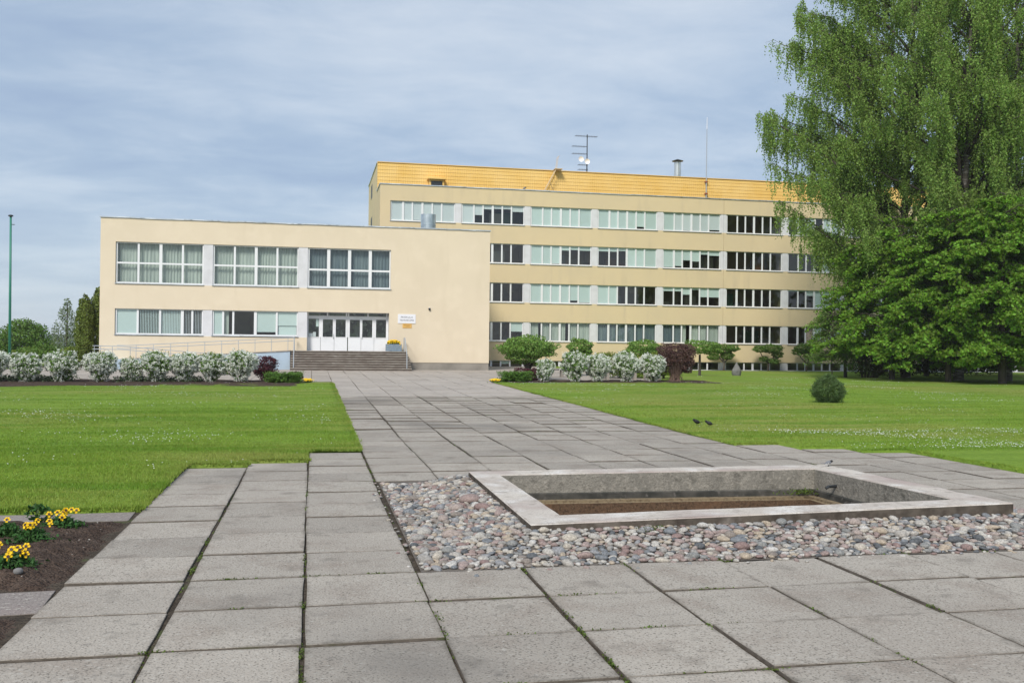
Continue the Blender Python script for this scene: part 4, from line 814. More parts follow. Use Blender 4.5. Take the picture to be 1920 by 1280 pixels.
mkbush('purple_hedge_ball', 'big brown purple shrub with bare vase shaped stems', 'shrub', None, [((0, 0, 1.45), (.85, .85, .62)), ((-.52, 0, 1.40), (.50, .7, .60)), ((.50, 0, 1.35), (.56, .7, .68)), ((-.62, 0, 1.72), (.46, .6, .36)), ((.62, 0, 1.76), (.46, .6, .36)), ((0, 0, 1.75), (.6, .6, .36)), ((.45, 0, 1.0), (.5, .6, .62)), ((0, .35, .95), (.6, .45, .6)), ((.75, .3, .95), (.32, .4, .6)), ((-.7, .3, 1.1), (.32, .4, .5))], 12000, .04, LM['hedge'], [([(random.Random(i).gauss(0, .2), random.Random(i+50).gauss(0, .15), 0), (.55*math.cos(i*2.4)*(.25+i/150), .5*math.sin(i*2.4)*(.25+i/150), .6), (.98*math.cos(i*2.4)*(.3+i/150), .85*math.sin(i*2.4)*(.3+i/150), 1.5)], [.015, .011, .006]) for i in range(80)], None, (19.25, 48.9, .26), seed=53, zmin=.5, barkm=mat('red_brown_stems', (.20, .13, .10), .9))
UG = 'small umbrella shaped trees along the classroom block'
for i, (x, y, lab, cr) in enumerate([(35.4, 78.6, 'small umbrella tree, leftmost along the classroom block lawn', [((-.2, 0, 1.95), (1.1, .8, .38)), ((.75, 0, 2.0), (.7, .6, .3)), ((-1.0, 0, 1.2), (.55, .5, .28)), ((.3, 0, 1.35), (.7, .5, .35))]),
   (39.6, 78.6, 'small umbrella tree, second from left by the basement windows', [((-.7, 0, 1.95), (.75, .7, .33)), ((.35, 0, 2.0), (1.0, .8, .42)), ((.9, 0, 1.45), (.5, .5, .3)), ((-.4, 0, 1.1), (.4, .4, .22)), ((.5, 0, .9), (.6, .4, .25))]),
   (43.3, 78.6, 'small umbrella tree, nearest to the big tree group', [((0, 0, 2.05), (1.05, .8, .48)), ((-.75, 0, 1.75), (.6, .5, .3)), ((.4, 0, 1.4), (.6, .5, .4))])]):
    topiary((x, y, .16), lab, cr, [([(0, 0, 0), (.06, 0, .7), (-.1, 0, 1.1)], [.1, .08, .06]), ([(.03, 0, .7), (.5, 0, 1.2), (.7, 0, 1.8)], [.06, .05, .03]), ([(0, 0, .75), (-.5, 0, 1.2), (-.8, 0, 1.8)], [.06, .05, .03])], 3200, .075, 60+i, 'umbrella_tree', UG, LM['bush'])
# dwarf spruce
rs = np.random.RandomState(5); sp = empty('dwarf_spruce', (18.75, 32.4, .13), 'round dark green dwarf spruce alone on the right lawn', 'shrub'); P = []
for i in range(1000):
    d = unit(rs.normal(size=3)); 
    q = d*np.array([.58, .55, .56 if d[2] > 0 else .44]); q[0] *= 1-.30*max(0, d[2]); q[1] *= 1-.30*max(0, d[2]); q = q*rs.choice([rs.uniform(.84, 1.02), rs.uniform(1., 1.13)], p=[.8, .2])*(1+.13*math.sin(d[0]*8)*math.sin(d[1]*7+d[2]*7))*.93+np.array([0, 0, .44]); P.append(q+rs.normal(size=(22, 3))*.028+(d*.05)*rs.rand(22, 1))
P = np.concatenate(P); P = P[P[:, 2] > .02]; V, F = leaves(P, .030, .28, None, 1, rs); link('foliage', npmesh('foliage', V, F, LM['spruce']), sp)
b = MB().tube([(0, 0, 0), (0, 0, .7)], [.05, .02], 6); link('trunk', b.mesh('trunk', M['bark']), sp)
# boulder
V, F = icos(3); V = V.copy()*np.array([.33, .3, .58]); V[:, 0] *= np.where(V[:, 2] > 0, 1-.75*V[:, 2]/.5, 1); V[:, 1] *= np.where(V[:, 2] > 0, 1-.6*V[:, 2]/.5, 1); V *= 1+.12*rs.rand(len(V), 1); V[:, 2] += .4
o = link('boulder', npmesh('boulder', V, F, M['rock']), None, (29.9, 64.2, .14)); tag(o, 'grey pointed standing stone on the far right lawn', 'boulder')
# flagpole
fp = empty('flagpole', (-18.2, 63.8, .4), 'tall dark green flagpole at the left photo edge', 'flagpole')
MB().tube([(-18.2, 63.8, .35), (-18.25, 63.8, 9.7)], [.085, .06], 10).obj('pole', M['green'], fp, smooth=True); MB().lathe((-18.25, 63.8, 9.7), [(.08, 0), (.15, .03), (.14, .09), (.05, .12)], 12).obj('cap', M['dark'], fp); MB().box(-18.2, -18.02, 63.78, 63.82, 9.2, 9.24).obj('pulley_arm', M['dark'], fp)
# concrete planters and benches behind the shrubs
for i, (x, y, w_, h_, lab) in enumerate([(-8.6, 49.6, .8, .55, 'grey concrete planter block behind the small sparse left bush'), (-13.6, 50.2, .9, .45, 'grey concrete block behind the leftmost bushes'), (15.4, 50.4, .6, .6, 'brown grey concrete planter block in the right bush row'), (18.7, 50.8, .8, .7, 'grey concrete planter block before the brown hedge ball')]):
    o = empty('concrete_planter', (x, y, float(g(x, y))), lab, 'planter'); z = float(g(x, y))
    MB().box(x-w_/2, x+w_/2, y, y+.6, z, z+h_-.08).obj('body', M['plinth'], o); b = MB(); b.box(x-w_/2-.03, x+w_/2+.03, y-.03, y+.06, z+h_-.08, z+h_); b.box(x-w_/2-.03, x+w_/2+.03, y+.54, y+.63, z+h_-.08, z+h_); b.box(x-w_/2-.03, x-w_/2+.06, y+.06, y+.54, z+h_-.08, z+h_); b.box(x+w_/2-.06, x+w_/2+.03, y+.06, y+.54, z+h_-.08, z+h_); b.obj('lip', M['plinth'], o)
    MB().box(x-w_/2+.06, x+w_/2-.06, y+.06, y+.54, z+h_-.1, z+h_-.04).obj('soil', M['soil'], o)
for i, (x, y, lab) in enumerate([(13.6, 54.5, 'low dark bench behind the two narrow white bushes'), (17.0, 54.5-3.2, 'low dark bench behind the right hand bush row')]):
    z = float(g(x, y)); o = empty('bench', (x, y, z), lab, 'bench', 'low benches behind the right bush row')
    for k in range(3): MB().box(x-1.1, x+1.1, y+k*.14, y+k*.14+.12, z+.42, z+.47).obj('slat', M['dark'], o)
    for s in (-.8, .8): MB().box(x+s-.07, x+s+.07, y+.02, y+.38, z, z+.42).obj('leg', M['plinth'], o)
# yellow flower patches at path corners
def flowerpatch(loc, lab, w_):
    o = empty('yellow_flower_patch', loc, lab, 'flowers', 'yellow flowers at the ends of the bush rows'); rs = np.random.RandomState(int(loc[0]*10) % 97)
    P = np.stack([rs.normal(0, w_*.45, 160), rs.normal(0, .12, 160), rs.uniform(0, .13, 160)], 1); V, F = leaves(P, .04, .6, None, 1, rs); link('leaves', npmesh('leaves', V, F, LM['pansy']), o)
    P = np.stack([rs.normal(0, w_*.42, 90), rs.normal(0, .12, 90), rs.uniform(.1, .19, 90)], 1); V, F = leaves(P, .042, .95, np.array([0, -1, .8]), .4, rs); link('flowers', npmesh('flowers', V, F, M['petal']), o)
flowerpatch((-.2, 46.5, .25), 'small clump of yellow flowers right of the left juniper', .24); flowerpatch((8.98, 47.2, .26), 'small clump of yellow flowers left of the right juniper', .26)
# ground cover under left bushes
rs = np.random.RandomState(8); P = np.stack([rs.uniform(-14.5, -5, 5000), rs.normal(46.9, .7, 5000), np.zeros(5000)], 1); k = np.sin(P[:, 0]*2.1)+np.sin(P[:, 0]*.9+1) > -.3; P = P[k]; P[:, 2] = g(P[:, 0], P[:, 1])+rs.rand(len(P))*.28
V, F = leaves(P, .05, .6, None, 1, rs); o = link('ground_cover', npmesh('ground_cover', V, F, leafmat('greyish_groundcover', (.07, .10, .05), .7, 1.3, .02, .2))); tag(o, 'low greyish green plants under the left bush row', 'ground cover', kind='stuff')

# ------------------------------------------------ pansies in the near bed
PG = 'yellow pansy clumps in the near flower bed'
def pansy(loc, lab, nf, w_, seed):
    rs = np.random.RandomState(seed); o = empty('pansy_clump', loc, lab, 'pansies', PG)
    n = 420; P = np.stack([rs.normal(0, w_*.5, n), rs.normal(0, w_*.42, n), rs.uniform(.0, .13, n)], 1); P[:, 2] *= np.exp(-(P[:, 0]**2+P[:, 1]**2)/(w_*w_)); V, F = leaves(P, .026*(.7+.6*rs.rand(n)), .45, np.array([0, -.3, .8]), 1, rs); link('leaves', npmesh('leaves', V, F, LM['pansy']), o)
    for i in range(nf):
        c = Vector((rs.normal(0, w_*.42), rs.normal(0, w_*.3), rs.uniform(.10, .20))); nd = Vector((rs.normal(0, .45), -1+rs.normal(0, .3), rs.uniform(.2, .9))).normalized(); a = nd.orthogonal().normalized(); t_ = nd.cross(a); up_ = Vector((0, 0, 1)); a = (up_-nd*up_.dot(nd)).normalized(); t_ = a.cross(nd)
        b = MB(); S = rs.uniform(.030, .040)
        for (ang, r0, wd) in ((60, .8, .75), (120, .8, .75), (0, .85, .7), (180, .85, .7), (270, 1.0, .85)):
            d = a*math.sin(math.radians(ang))+t_*math.cos(math.radians(ang)); s_ = nd.cross(d); off = nd*rs.uniform(0, .004)
            pts = [c+off, c+d*S*.45*r0+s_*S*.42*wd+nd*.004+off, c+d*S*.95*r0+s_*S*.38*wd-nd*.003+off, c+d*S*1.12*r0+off-nd*.006, c+d*S*.95*r0-s_*S*.38*wd-nd*.003+off, c+d*S*.45*r0-s_*S*.42*wd+nd*.004+off]
            b.add(pts, [(0, 1, 2), (0, 2, 3), (0, 3, 4), (0, 4, 5)])
        b.cur = 1; q = c+nd*.009; b.add([q]+[q+(a*math.sin(k*1.05)*(.30 if k not in (4, 5) else .48)+t_*math.cos(k*1.05)*.36)*S for k in range(6)], [(0, 1+k, 1+(k+1) % 6) for k in range(6)])
        b.cur = 0; link('flower', b.mesh('flower', [M['petal'], M['eye']]), o)
    b = MB()
    for i in range(nf): b.tube([(rs.normal(0, w_*.1), rs.normal(0, w_*.1), 0), (rs.normal(0, w_*.3), rs.normal(0, w_*.25), .12)], .0025, 4)
    link('stems', b.mesh('stems', LM['pansy']), o); return o
pansy((-2.63, 11.15, .07), 'yellow pansy clump farthest back, nearest the edging slab', 11, .17, 1); pansy((-2.74, 10.4, .08), 'yellow pansy clump in the middle of the bed', 8, .18, 2)
pansy((-2.60, 9.25, .07), 'yellow pansy clump nearest the camera, at the photo edge', 9, .18, 3); pansy((-3.06, 10.75, .07), 'dark leafy pansy clump cut by the left photo edge', 1, .15, 4)
mkbush('leafy_weed', 'small leafy weed between edging slab and pansies', 'plant', None, [((0, 0, .10), (.14, .10, .11))], 130, .03, LM['pansy'], loc=(-2.98, 11.62, .04), seed=71)
V = IV*np.array([.04, .035, .03])*(1+.1*RN.rand(len(IV), 1)); o = link('bed_stone', npmesh('bed_stone', V, IF, M['rock'], True), None, (-2.47, 8.98, .085)); tag(o, 'small rounded stone below the nearest pansy clump', 'stone')
P = np.stack([RN.uniform(-4.5, -2.15, 140), RN.uniform(8.7, 11.7, 140), RN.uniform(.065, .085, 140)], 1); V, F = leaves(P, .010, .8, np.array([0, 0, 1.]), .5); o = link('soil_flecks', npmesh('soil_flecks', V, F, mat('pale_fleck', (.4, .38, .34), .9))); tag(o, 'pale flecks scattered over the dark flower bed soil', 'flecks', kind='stuff')

# ------------------------------------------------ grass blades, daisies, moss
rs = np.random.RandomState(21)
def vis(P): 
    ax = P[:, 0]*math.sin(yaw)+P[:, 1]*math.cos(yaw); lat = P[:, 0]*math.cos(yaw)-P[:, 1]*math.sin(yaw); return np.abs(lat) < ax*.56+1.
def scatter(n, x0, x1, y0, y1):
    P = np.stack([rs.uniform(x0, x1, n), rs.uniform(y0, y1, n)], 1); k = is_lawn(P[:, 0], P[:, 1]) & vis(P); return P[k]
def lawnz(P): return zlawn(P[:, 0], P[:, 1])
sets = [scatter(190000, -9, 1.2, 12.3, 20), scatter(130000, -13, 1.2, 20, 30), scatter(50000, 8.8, 21, 17.3, 22), scatter(110000, 8.8, 27, 20, 32), scatter(80000, -20, 1.2, 30, 46), scatter(90000, 8.8, 36, 32, 48)]
# shaggy fringe along the paving edges
fr = [np.stack([np.full(5000, .93)+rs.normal(0, .03, 5000), rs.uniform(18.7, 46, 5000)], 1), np.stack([np.full(5000, 8.92)+rs.normal(0, .03, 5000), rs.uniform(19.3, 47, 5000)], 1), np.stack([rs.uniform(-7, -2.0, 3500), rs.normal(12.52, .03, 3500)], 1), np.stack([rs.normal(-2.07, .03, 3000), rs.uniform(12.5, 16.8, 3000)], 1),
      np.stack([rs.uniform(-2, -1, 900), rs.normal(16.8, .03, 900)], 1), np.stack([rs.uniform(-1, 0, 900), rs.normal(17.3, .03, 900)], 1), np.stack([rs.uniform(0, .95, 1200), rs.normal(18.72, .03, 1200)], 1),
      np.stack([rs.uniform(9, 10, 900), rs.normal(19.3, .03, 900)], 1), np.stack([rs.uniform(10, 11, 900), rs.normal(18.35, .03, 900)], 1), np.stack([rs.uniform(11, 12, 900), rs.normal(17.65, .03, 900)], 1), np.stack([rs.normal(12.0, .03, 1500), rs.uniform(13.5, 17.6, 1500)], 1)]
nf_ = sum(map(len, fr)); P = np.concatenate(sets+fr); nn = len(P); d = np.hypot(P[:, 0], P[:, 1]); Z = lawnz(P); isf = np.arange(nn) >= nn-nf_
hgt = (.018+.026*rs.rand(nn))*(1+.30*np.sin(P[:, 0]*1.9)*np.sin(P[:, 1]*1.3))*np.where(isf, 1.35, 1); wd = .0035+.00030*d; a = rs.uniform(0, 6.28, nn); ln = rs.normal(0, .5, (nn, 2))*hgt[:, None]
hgt = hgt*np.clip(1.25-d/60, .5, 1.1)
base = np.stack([P[:, 0], P[:, 1], Z-.012], 1); dx = np.stack([np.cos(a)*wd, np.sin(a)*wd, np.zeros(nn)], 1); tip = base+np.stack([ln[:, 0], ln[:, 1], hgt+.012], 1)
V = np.stack([base-dx, base+dx, tip], 1).reshape(-1, 3); F = np.arange(3*nn).reshape(-1, 3)
o = link('grass', npmesh('grass', V, F, LM['grass'])); tag(o, 'short mown green grass blades on the lawns', 'grass', kind='stuff')
def daisies(n, x0, x1, y0, y1, thr, sc_):
    P = scatter(n, x0, x1, y0, y1); k = np.sin(P[:, 0]*.9*sc_+2*np.sin(P[:, 1]*.5*sc_))+np.sin(P[:, 1]*1.3*sc_+P[:, 0]*.4) + rs.normal(0, .6, len(P)) > thr; return P[k]
P = np.concatenate([daisies(4200, -10, .5, 14, 30, 1.0, 1), daisies(3500, -16, .5, 30, 46, 1.1, 1), daisies(2600, 9, 24, 20, 32, 1.5, 1), daisies(5000, 9.5, 30, 33, 47.5, .9, .8), daisies(3400, 11, 19, 17.5, 22, .2, 1.2), daisies(2500, 24, 45, 48, 60, 1.2, 1)])
d = np.hypot(P[:, 0], P[:, 1]); Z = lawnz(P)+.045; C3 = np.stack([P[:, 0], P[:, 1], Z], 1); V, F = leaves(C3, .008+.00016*d, 1., np.array([0, -.2, 1.]), .3, rs)
o = link('daisies', npmesh('daisies', V, F, M['daisy'])); tag(o, 'tiny white daisies scattered over the lawns', 'daisies', kind='stuff')
# moss and weeds in the joints
C3 = []
spots = [(-.05, 7.76), (.95, 7.76), (.97, 7.3), (1.95, 6.76), (1.95, 8.7), (1.96, 7.2), (2.93, 6.72), (2.95, 8.72), (.95, 8.3), (.96, 6.9), (3.95, 5.76), (3.95, 6.2), (-1.07, 6.78), (-1.05, 9.7), (2.9, 5.74), (4.95, 7.7), (5.95, 8.74), (4.0, 8.74), (5.9, 6.76), (6.9, 8.74), (8.7, 14.9), (9.0, 15.8), (8.95, 12.6), (8.95, 11.8), (1.4, 6.76), (2.5, 5.76)]
for _ in range(70): c = R_.randint(-1, 9); spots.append((-.05+c, R_.uniform(5, 16))) if R_.random() < .6 else spots.append((R_.uniform(-2, 9), 7.76+R_.randint(-3, 1)))
for (x, y) in spots:
    if 1.1 < x < 8.9 and 8.9 < y < 14.6: continue
    n = R_.randint(18, 70); L = R_.uniform(.04, .13); vert = abs((x+.05)-round(x+.05)) < .03 and not (abs(y-.76-round(y-.76)) < .03 and y < 9 and R_.random() < .5)
    q = np.stack([rs.normal(0, .012 if vert else L, n)+x, rs.normal(0, L if vert else .010, n)+y, rs.uniform(-.03, .012, n)], 1); C3.append(q)
for _ in range(260): 
    y = R_.uniform(4.5, 21); x = -.05+R_.choice((-1, 0, 1, 1, 2, 3, 4, 5, 6, 7, 8)); 
    if 1.1 < x < 8.9 and 8.9 < y < 14.9: continue
    q = np.stack([rs.normal(0, .008, 12)+x, rs.normal(0, .06, 12)+y, rs.uniform(-.035, -.008, 12)], 1); C3.append(q)
for (x, y) in ((3.6, 9.78), (3.68, 9.8), (3.5, 9.78)): q = np.stack([rs.normal(0, .05, 50)+x, rs.normal(0, .03, 50)+y, rs.uniform(.08, .16, 50)], 1); C3.append(q)
C3 = np.concatenate(C3); V, F = leaves(C3, .009+.004*rs.rand(len(C3)), .6, None, 1, rs); o = link('moss', npmesh('moss', V, F, LM['moss'])); tag(o, 'green moss and small weeds in the slab joints', 'moss', kind='stuff')
# leaf litter / weeds clump in basin corner
P = np.stack([rs.normal(7.35, .22, 170), rs.normal(13.42, .05, 170), rs.uniform(-.12, -.05, 170)], 1); V, F = leaves(P-np.array([5.2, 12, 0]), .02, .5, None, 1, rs); tag(link('moss_patch', npmesh('moss_patch', V, F, LM['moss']), basin), kind='stuff')

# ------------------------------------------------ big trees
CR = np.array([math.cos(yaw), -math.sin(yaw), 0.]); CF = np.array([math.sin(yaw), math.cos(yaw), 0.])
def birch(loc, lab, H, R0, nl, seed, keys=(), zlow=6., per=1.0, lean=0., grp='tall weeping birches'):
    rs = np.random.RandomState(seed); o = empty('weeping_birch', loc, lab, 'tree', grp); tb = MB(); bb = MB(); S = []
    tr = [np.array([lean*t+.25*math.sin(t*5+seed), .2*math.sin(t*4+1), H*.93*t]) for t in np.linspace(0, 1, 10)]; tb.tube([tuple(p) for p in tr], list(np.linspace(.36, .05, 10)), 10)
    def trunk(z): t = min(max(z/(H*.93), 0), 1); return np.array([lean*t+.25*math.sin(t*5+seed), .2*math.sin(t*4+1), z])
    tips = [np.array([CR[0]*a+CF[0]*c, CR[1]*a+CF[1]*c, z]) for a, z, c in keys]
    for i in range(nl):
        zz = zlow+(H-zlow)*((i+.5)/nl)**.9; t = (zz-zlow)/(H-zlow); rr = R0*(math.sin(math.pi*min(1, .16+.84*(1-t)**.75)*.62)/.93)*rs.uniform(.65, 1.05); a = i*2.4+rs.rand(); tips.append(np.array([math.cos(a)*rr, math.sin(a)*rr, zz]))
    for tip in tips:
        rr = math.hypot(tip[0], tip[1]); z0 = max(2.5, tip[2]-rr*rs.uniform(.55, .95)); z0 = min(z0, H*.85); s = trunk(z0); ctrl = s*.45+tip*.55+np.array([0, 0, rr*.18+.3])
        T = np.linspace(0, 1, 9)[:, None]; path = (1-T)**2*s+2*T*(1-T)*ctrl+T*T*tip; path[1:-1] += rs.normal(size=(7, 3))*.12
        bb.tube([tuple(p) for p in path], list(np.linspace(.055+rr*.012, .015, 9)), 5, False)
        L = np.linalg.norm(tip-s); ns_ = max(4, int(L*2.1*per))
        for j in range(ns_):
            t = .28+.72*(j+rs.rand())/ns_; k = t*8; i0 = min(int(k), 7); p = path[i0]*(1-(k-i0))+path[i0+1]*(k-i0); dr = tip-s; dr[2] = 0; dr = dr/max(np.linalg.norm(dr), .1)
            ang = rs.normal(0, .9); d = np.array([dr[0]*math.cos(ang)-dr[1]*math.sin(ang), dr[0]*math.sin(ang)+dr[1]*math.cos(ang), 0]); l2 = rs.uniform(.6, 1.9)*(1.25-.5*t)
            q = p+d*l2+np.array([0, 0, rs.uniform(-.3, .35)]); mid = (p+q)/2+np.array([0, 0, .3]); bb.tube([tuple(p), tuple(mid), tuple(q)], [.018, .012, .006], 3, False)
            for m_ in range(rs.randint(8, 13)):
                u = rs.rand(); st_ = (1-u)**2*p+2*u*(1-u)*mid+u*u*q+rs.normal(size=3)*.12; S.append((st_, rs.uniform(.5, 1.0)*rs.choice([1.2, 1.9, 2.9], p=[.45, .38, .17])))
    PP = []
    for st_, ln_ in S:
        n = int(ln_*13)+2; t = np.linspace(0, 1, n); sw = rs.normal(0, .10, 2); q = np.stack([st_[0]+sw[0]*t**2, st_[1]+sw[1]*t**2, st_[2]+.12*np.sin(t*3.1)-ln_*t], 1)+rs.normal(size=(n, 3))*np.array([.06, .06, .03]); PP.append(q)
    P = np.concatenate(PP); P = P[P[:, 2] > 1.6]; V, F = leaves(P, .078*(.65+.7*rs.rand(len(P))), .62, None, 1, rs, .8)
    link('trunk', tb.mesh('trunk', M['bbark']), o); link('branches', bb.mesh('branches', M['bark']), o); link('crown', npmesh('crown', V, F, LM['birch']), o); o['n'] = len(P); del o['n']; return o, len(P)
k1 = [(-8.6, 25.6, -1.5), (-8.2, 24.6, 1.5), (-7.0, 25.2, .5), (-6.9, 23.4, -1.5), (-9.8, 19.2, .5), (-8.6, 20.2, -.8), (-7.6, 18.4, 1.2), (-6.6, 28., -1), (-5.8, 26.6, 1.5), (-4.8, 28.5, -1.5), (-11.2, 18.6, -1), (-10.2, 17.6, 1), (-9.2, 24.0, 0), (-7.6, 27.2, 1), (-8.0, 22.0, -2), (-9.6, 15.2, 0), (-8.8, 12.6, 1), (-7.4, 10.8, -1), (-6.5, 20, 2), (-6., 16.5, -3), (-5.2, 25, -2), (-7.8, 14., -2.5), (-6.4, 29.5, 0), (-4.5, 12.5, -3.5), (-3.5, 31, 1), (-6.8, 9.6, 0.5)]
_, n1_ = birch((42.1, 62, .14), 'tallest weeping birch, whose branches reach farthest left over the roof', 31, 7.2, 66, 3, k1, 8.)
_, n2_ = birch((43.3, 57.5, .13), 'weeping birch in the middle of the tree group', 29, 6.8, 60, 4, [(-3, 15, -3), (0, 13, -4), (2.5, 12, -3.5), (-1.5, 19, -4)], 9., .8)
_, n3_ = birch((46.3, 56.5, .13), 'weeping birch at the right photo edge', 30, 7.0, 60, 5, [(-3.5, 16, -4), (-1, 20, -4.5), (2, 14, -4), (-2.5, 11, -3)], 9., .8)
def lime(loc, lab, H, R0, nb_, seed, zlow=1.3, lf=.105, lm_=None, name='lime_tree', grp='lime trees with low spreading boughs', perb=430, trad=.2, lean=(0, 0)):
    rs = np.random.RandomState(seed); o = empty(name, loc, lab, 'tree', grp); tb = MB(); bb = MB(); PP = []
    tb.tube([(lean[0]*t, lean[1]*t+.1*math.sin(t*4), H*.9*t) for t in np.linspace(0, 1, 8)], list(np.linspace(trad, .03, 8)), 9); nb2 = int(nb_*2.3)
    for i in range(nb2):
        z = zlow+(H-zlow)*((i+.5)/nb2)+rs.normal(0, .5); t = min(max((z-zlow)/(H-zlow), 0), 1); rr = R0*(1-.7*t**1.7)*rs.uniform(.45, 1.12)*(.8+.2*min(1, t*6)); a = i*2.4+rs.rand()*1.2; T = np.linspace(0, 1, 9)
        bend = rs.normal(0, .5); ang = a+bend*T; z0 = max(.9, z-.5-rr*rs.uniform(0, .12)); rise = rs.uniform(.3, 1.8)*rr/R0; droop = rs.uniform(.2, .55)*rr*min(1, .35+t*3)
        path = np.stack([np.cos(ang)*rr*T+lean[0]*t, np.sin(ang)*rr*T+lean[1]*t, z0+rise*np.sin(T*math.pi*.7)-droop*T**2.3+.3], 1); path[1:] += rs.normal(size=(8, 3))*.08
        path[:, 2] = np.maximum(path[:, 2], .7); bb.tube([tuple(p) for p in path], list(np.linspace(.045, .006, 9)), 4, False)
        # side twigs with their own small sprays
        for j in range(int(9*rr/R0)+3):
            u = .2+.8*rs.rand()**.7; k = u*8; i0 = min(int(k), 7); p = path[i0]*(1-(k-i0))+path[i0+1]*(k-i0); sg_ = rs.choice((-1, 1)); an = ang[i0]+sg_*rs.uniform(.3, 1.3); L = rs.uniform(.35, 1.25)*(.55+.6*math.sin(u*2.6))
            q = p+np.array([math.cos(an)*L, math.sin(an)*L, rs.normal(-.12, .16)-.22*L]); m_ = int(perb/11*L/.8)+3; w_ = rs.rand(m_)[:, None]**.8
            P = p*(1-w_)+q*w_+rs.normal(size=(m_, 3))*np.array([.13, .13, .055])*(1.1-.4*w_); P[:, 2] -= .10*w_[:, 0]**2; PP.append(P)
            if j % 2 == 0: bb.tube([tuple(p), tuple(q)], [.010, .004], 3, False)
        m_ = int(perb/9); w_ = rs.uniform(.85, 1.03, m_)*8; i0 = np.minimum(w_.astype(int), 7); PP.append(path[i0]*(1-(w_-i0))[:, None]+path[i0+1]*(w_-i0)[:, None]+rs.normal(size=(m_, 3))*np.array([.22, .22, .07]))
    P = np.concatenate(PP); P = P[P[:, 2] > (.35 if H < 8 else 1.0+.6*np.sin(P[:, 0]*1.3+seed)*np.sin(P[:, 1]*1.7)+.25*np.sin(P[:, 0]*5))]; V, F = leaves(P, lf*(.55+.75*rs.rand(len(P))), .74, np.array([0, -.5, .8]), 1.25, rs); link('trunk', tb.mesh('trunk', M['bark']), o); link('branches', bb.mesh('branches', M['bark']), o); link('crown', npmesh('crown', V, F, lm_ or LM['lime']), o); return len(P)
nl_ = 0
nl_ += lime((38.6, 58.5, .13), 'leftmost bright green lime tree of the group', 11.0, 5.7, 50, 61, 2.0)
nl_ += lime((40.0, 54.5, .12), 'bright green lime tree beneath the middle birch', 11.0, 5.0, 50, 62, 1.5)
nl_ += lime((41.8, 51.8, .11), 'bright green lime tree nearest the camera at right', 11.6, 5.2, 56, 63, 1.3, trad=.26)
nl_ += lime((46.2, 54.5, .12), 'bright green lime tree at the far right photo edge', 12.5, 5.4, 52, 64, 1.2, trad=.3)
nl_ += lime((46.5, 66.0, .14), 'shaded lime tree standing behind the birch trunks', 10.5, 5.2, 34, 65, 2.0)
nl_ += lime((54.5, 67.0, .14), 'shaded lime tree farthest back at the right', 12., 5.6, 34, 66, 2.0)
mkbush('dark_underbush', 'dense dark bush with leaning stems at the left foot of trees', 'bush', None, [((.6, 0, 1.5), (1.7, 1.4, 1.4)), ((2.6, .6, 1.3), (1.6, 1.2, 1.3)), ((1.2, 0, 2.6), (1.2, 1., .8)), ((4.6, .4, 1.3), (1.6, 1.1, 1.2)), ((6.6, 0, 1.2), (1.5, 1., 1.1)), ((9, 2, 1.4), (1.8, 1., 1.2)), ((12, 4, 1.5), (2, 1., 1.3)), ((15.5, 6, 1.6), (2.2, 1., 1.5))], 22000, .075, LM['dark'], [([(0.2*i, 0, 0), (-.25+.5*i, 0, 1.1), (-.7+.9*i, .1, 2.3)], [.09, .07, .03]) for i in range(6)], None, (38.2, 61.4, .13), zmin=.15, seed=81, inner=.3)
lime((35.9, 61.5, .14), 'thin sapling with sparse yellowish leaves left of trees', 4.2, 1.9, 20, 67, .35, .05, LM['bush'], 'sapling', None, 110, .04)
lime((37.4, 62.3, .14), 'slim young tree with grey trunk left of the dark bush', 7.5, 2.6, 14, 68, 2.2, .08, LM['lime'], 'young_tree', None, 200, .13)
# left background trees
def ftree(name, loc, lab, lobes, n, size, lm_, h, seed, inner=.3): return mkbush(name, lab, 'tree', None, lobes, n, size, lm_, [([(0, 0, 0), (0, 0, h)], [.14, .05])], None, loc, .1, .65, inner, stemname='trunk', seed=seed)
ftree('broadleaf_tree', (-30.3, 110, .2), 'round green tree beyond the flagpole on the left', [((0, 0, 2.4), (2.6, 2, 1.7)), ((-1.4, 0, 1.6), (1.8, 1.5, 1.2)), ((1.6, 0, 1.7), (1.8, 1.5, 1.3)), ((.2, 0, 3.4), (1.3, 1, .9)), ((1.6, 0, 3.1), (1.0, .8, .5)), ((-2.9, 0, 1.3), (1.2, 1, 1))], 9000, .11, LM['bush'], 3, 91)
ftree('slender_birch', (-24.6, 105, .2), 'slender airy birch left of the dark conifers', [((.2, 0, 3.8), (.75, .7, 1.9)), ((-.95, 0, 2.7), (.6, .6, 1.3)), ((.9, 0, 3.0), (.5, .6, 1.5)), ((0, 0, 5.6), (.42, .4, .9)), ((-.5, 0, 4.6), (.4, .4, .8)), ((-.1, 0, 1.6), (1.3, .9, 1.0))], 3000, .08, leafmat('pale_birch_leaves', (.17, .22, .10), .7, 1.4, .02, .3), 5.8, 92)
for (x, y, z, hh, lab, s) in ((-15.75, 72.2, .3, 5.1, 'shorter columnar conifer, left of the pair by the building', 93), (-15.05, 73, .3, 5.7, 'taller columnar conifer right against the building corner', 94)):
    ftree('columnar_thuja', (x, y, z), lab, [((0, 0, hh*.30), (.66, .62, hh*.34)), ((0, 0, hh*.55), (.62, .6, hh*.30)), ((0, 0, hh*.75), (.50, .48, hh*.20)), ((.05, 0, hh*.88), (.25, .25, hh*.13))], 14000, .06, LM['thuja'], hh*.9, s, .82)['group'] = 'dark columnar conifers'
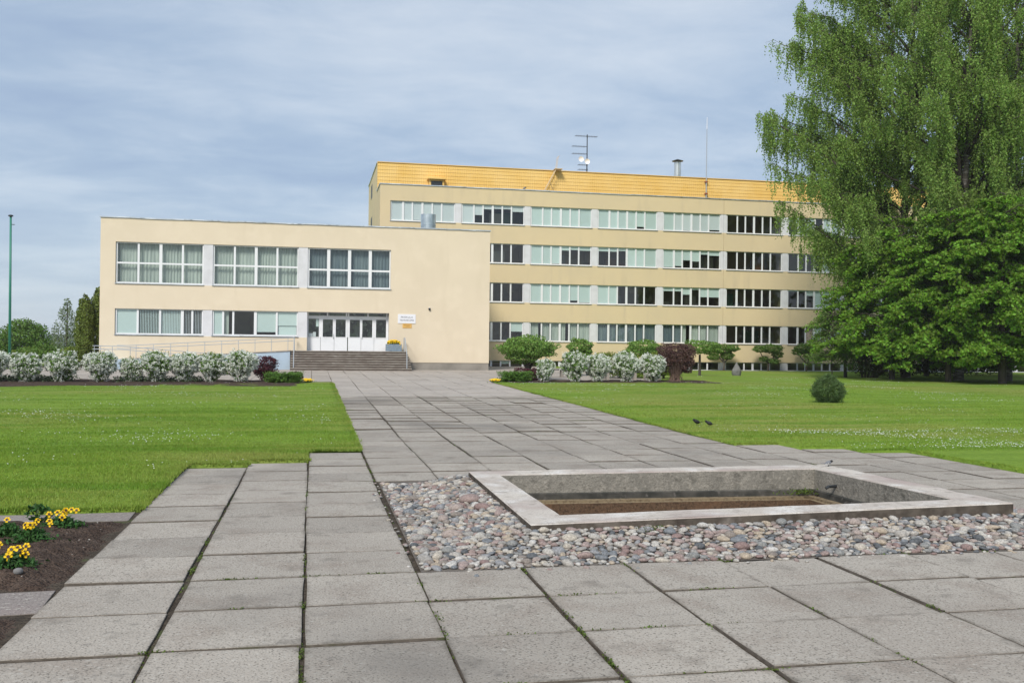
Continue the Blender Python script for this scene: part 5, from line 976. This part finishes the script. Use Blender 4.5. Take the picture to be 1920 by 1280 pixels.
for i, (x, y, w_, h_, lm_, lab) in enumerate([(-33, 92, 3.2, 1.6, 'bush', 'dark green bush far left beyond the plaza'), (-27.0, 84, 2.6, 1.2, 'ygreen', 'yellow green hedge bush right of the flagpole'), (-20.6, 80, 2.4, 1.4, 'bush', 'green bush at the foot of the slender birch'), (-23.6, 88, 2.2, 1.15, 'ygreen', 'pale green bush beyond the plaza, below the far hills'), (-17.8, 78, 1.6, 1.3, 'ygreen', 'light green bush beside the dark conifers')]):
    mkbush('background_bush', lab, 'bush', 'bushes beyond the plaza', [((0, 0, h_*.5), (w_*.5, w_*.4, h_*.5)), ((w_*.35, 0, h_*.4), (w_*.4, w_*.3, h_*.4)), ((-w_*.4, 0, h_*.45), (w_*.4, w_*.3, h_*.4))], 3500, .08, LM[lm_], None, None, (x, y, float(g(x, y))), seed=96+i)
# far wood edge behind left and right
rs = np.random.RandomState(77); P = []
for i in range(260):
    x = -260+520*i/260.; y = 330+30*math.sin(i*.3); r = rs.uniform(2.4, 4.2); d, _ = shell(60, (x, y+rs.normal()*6, r*.7-5.0), (r, r, r*1.1), rs, .5); P.append(d)
P = np.concatenate(P); V, F = leaves(P, .8, .8, None, 1, rs); o = link('far_wood', npmesh('far_wood', V, F, leafmat('far_wood_leaves', (.045, .075, .03), .7, 1.3, .02, .2))); tag(o, 'low dark wood edge far beyond the school', 'wood', kind='stuff')
print('COUNTS slabs', len(slabs), 'pebbles', len(pebs), 'birch', n1_, n2_, n3_, 'lime', nl_, 'grass', nn, 'tris', sum(len(o.data.loop_triangles) if False else len(o.data.polygons) for o in bpy.data.objects if o.type == 'MESH' and not o.data.users > 1))

# ------------------------------------------------ air: thin even haze that pales the far hills
hm = bpy.data.materials.new('thin_haze'); hm.use_nodes = True; t = hm.node_tree; t.nodes.clear(); o_ = t.nodes.new('ShaderNodeOutputMaterial'); pv = t.nodes.new('ShaderNodeVolumePrincipled')
pv.inputs['Color'].default_value = (.95, .975, 1., 1); pv.inputs['Density'].default_value = .00022; t.links.new(pv.outputs[0], o_.inputs['Volume'])
hz_ = MB().box(-3200, 3200, -3200, 4200, -11, 34).obj('haze', hm); tag(hz_, 'thin pale haze in the air over the whole grounds', 'haze', kind='stuff')
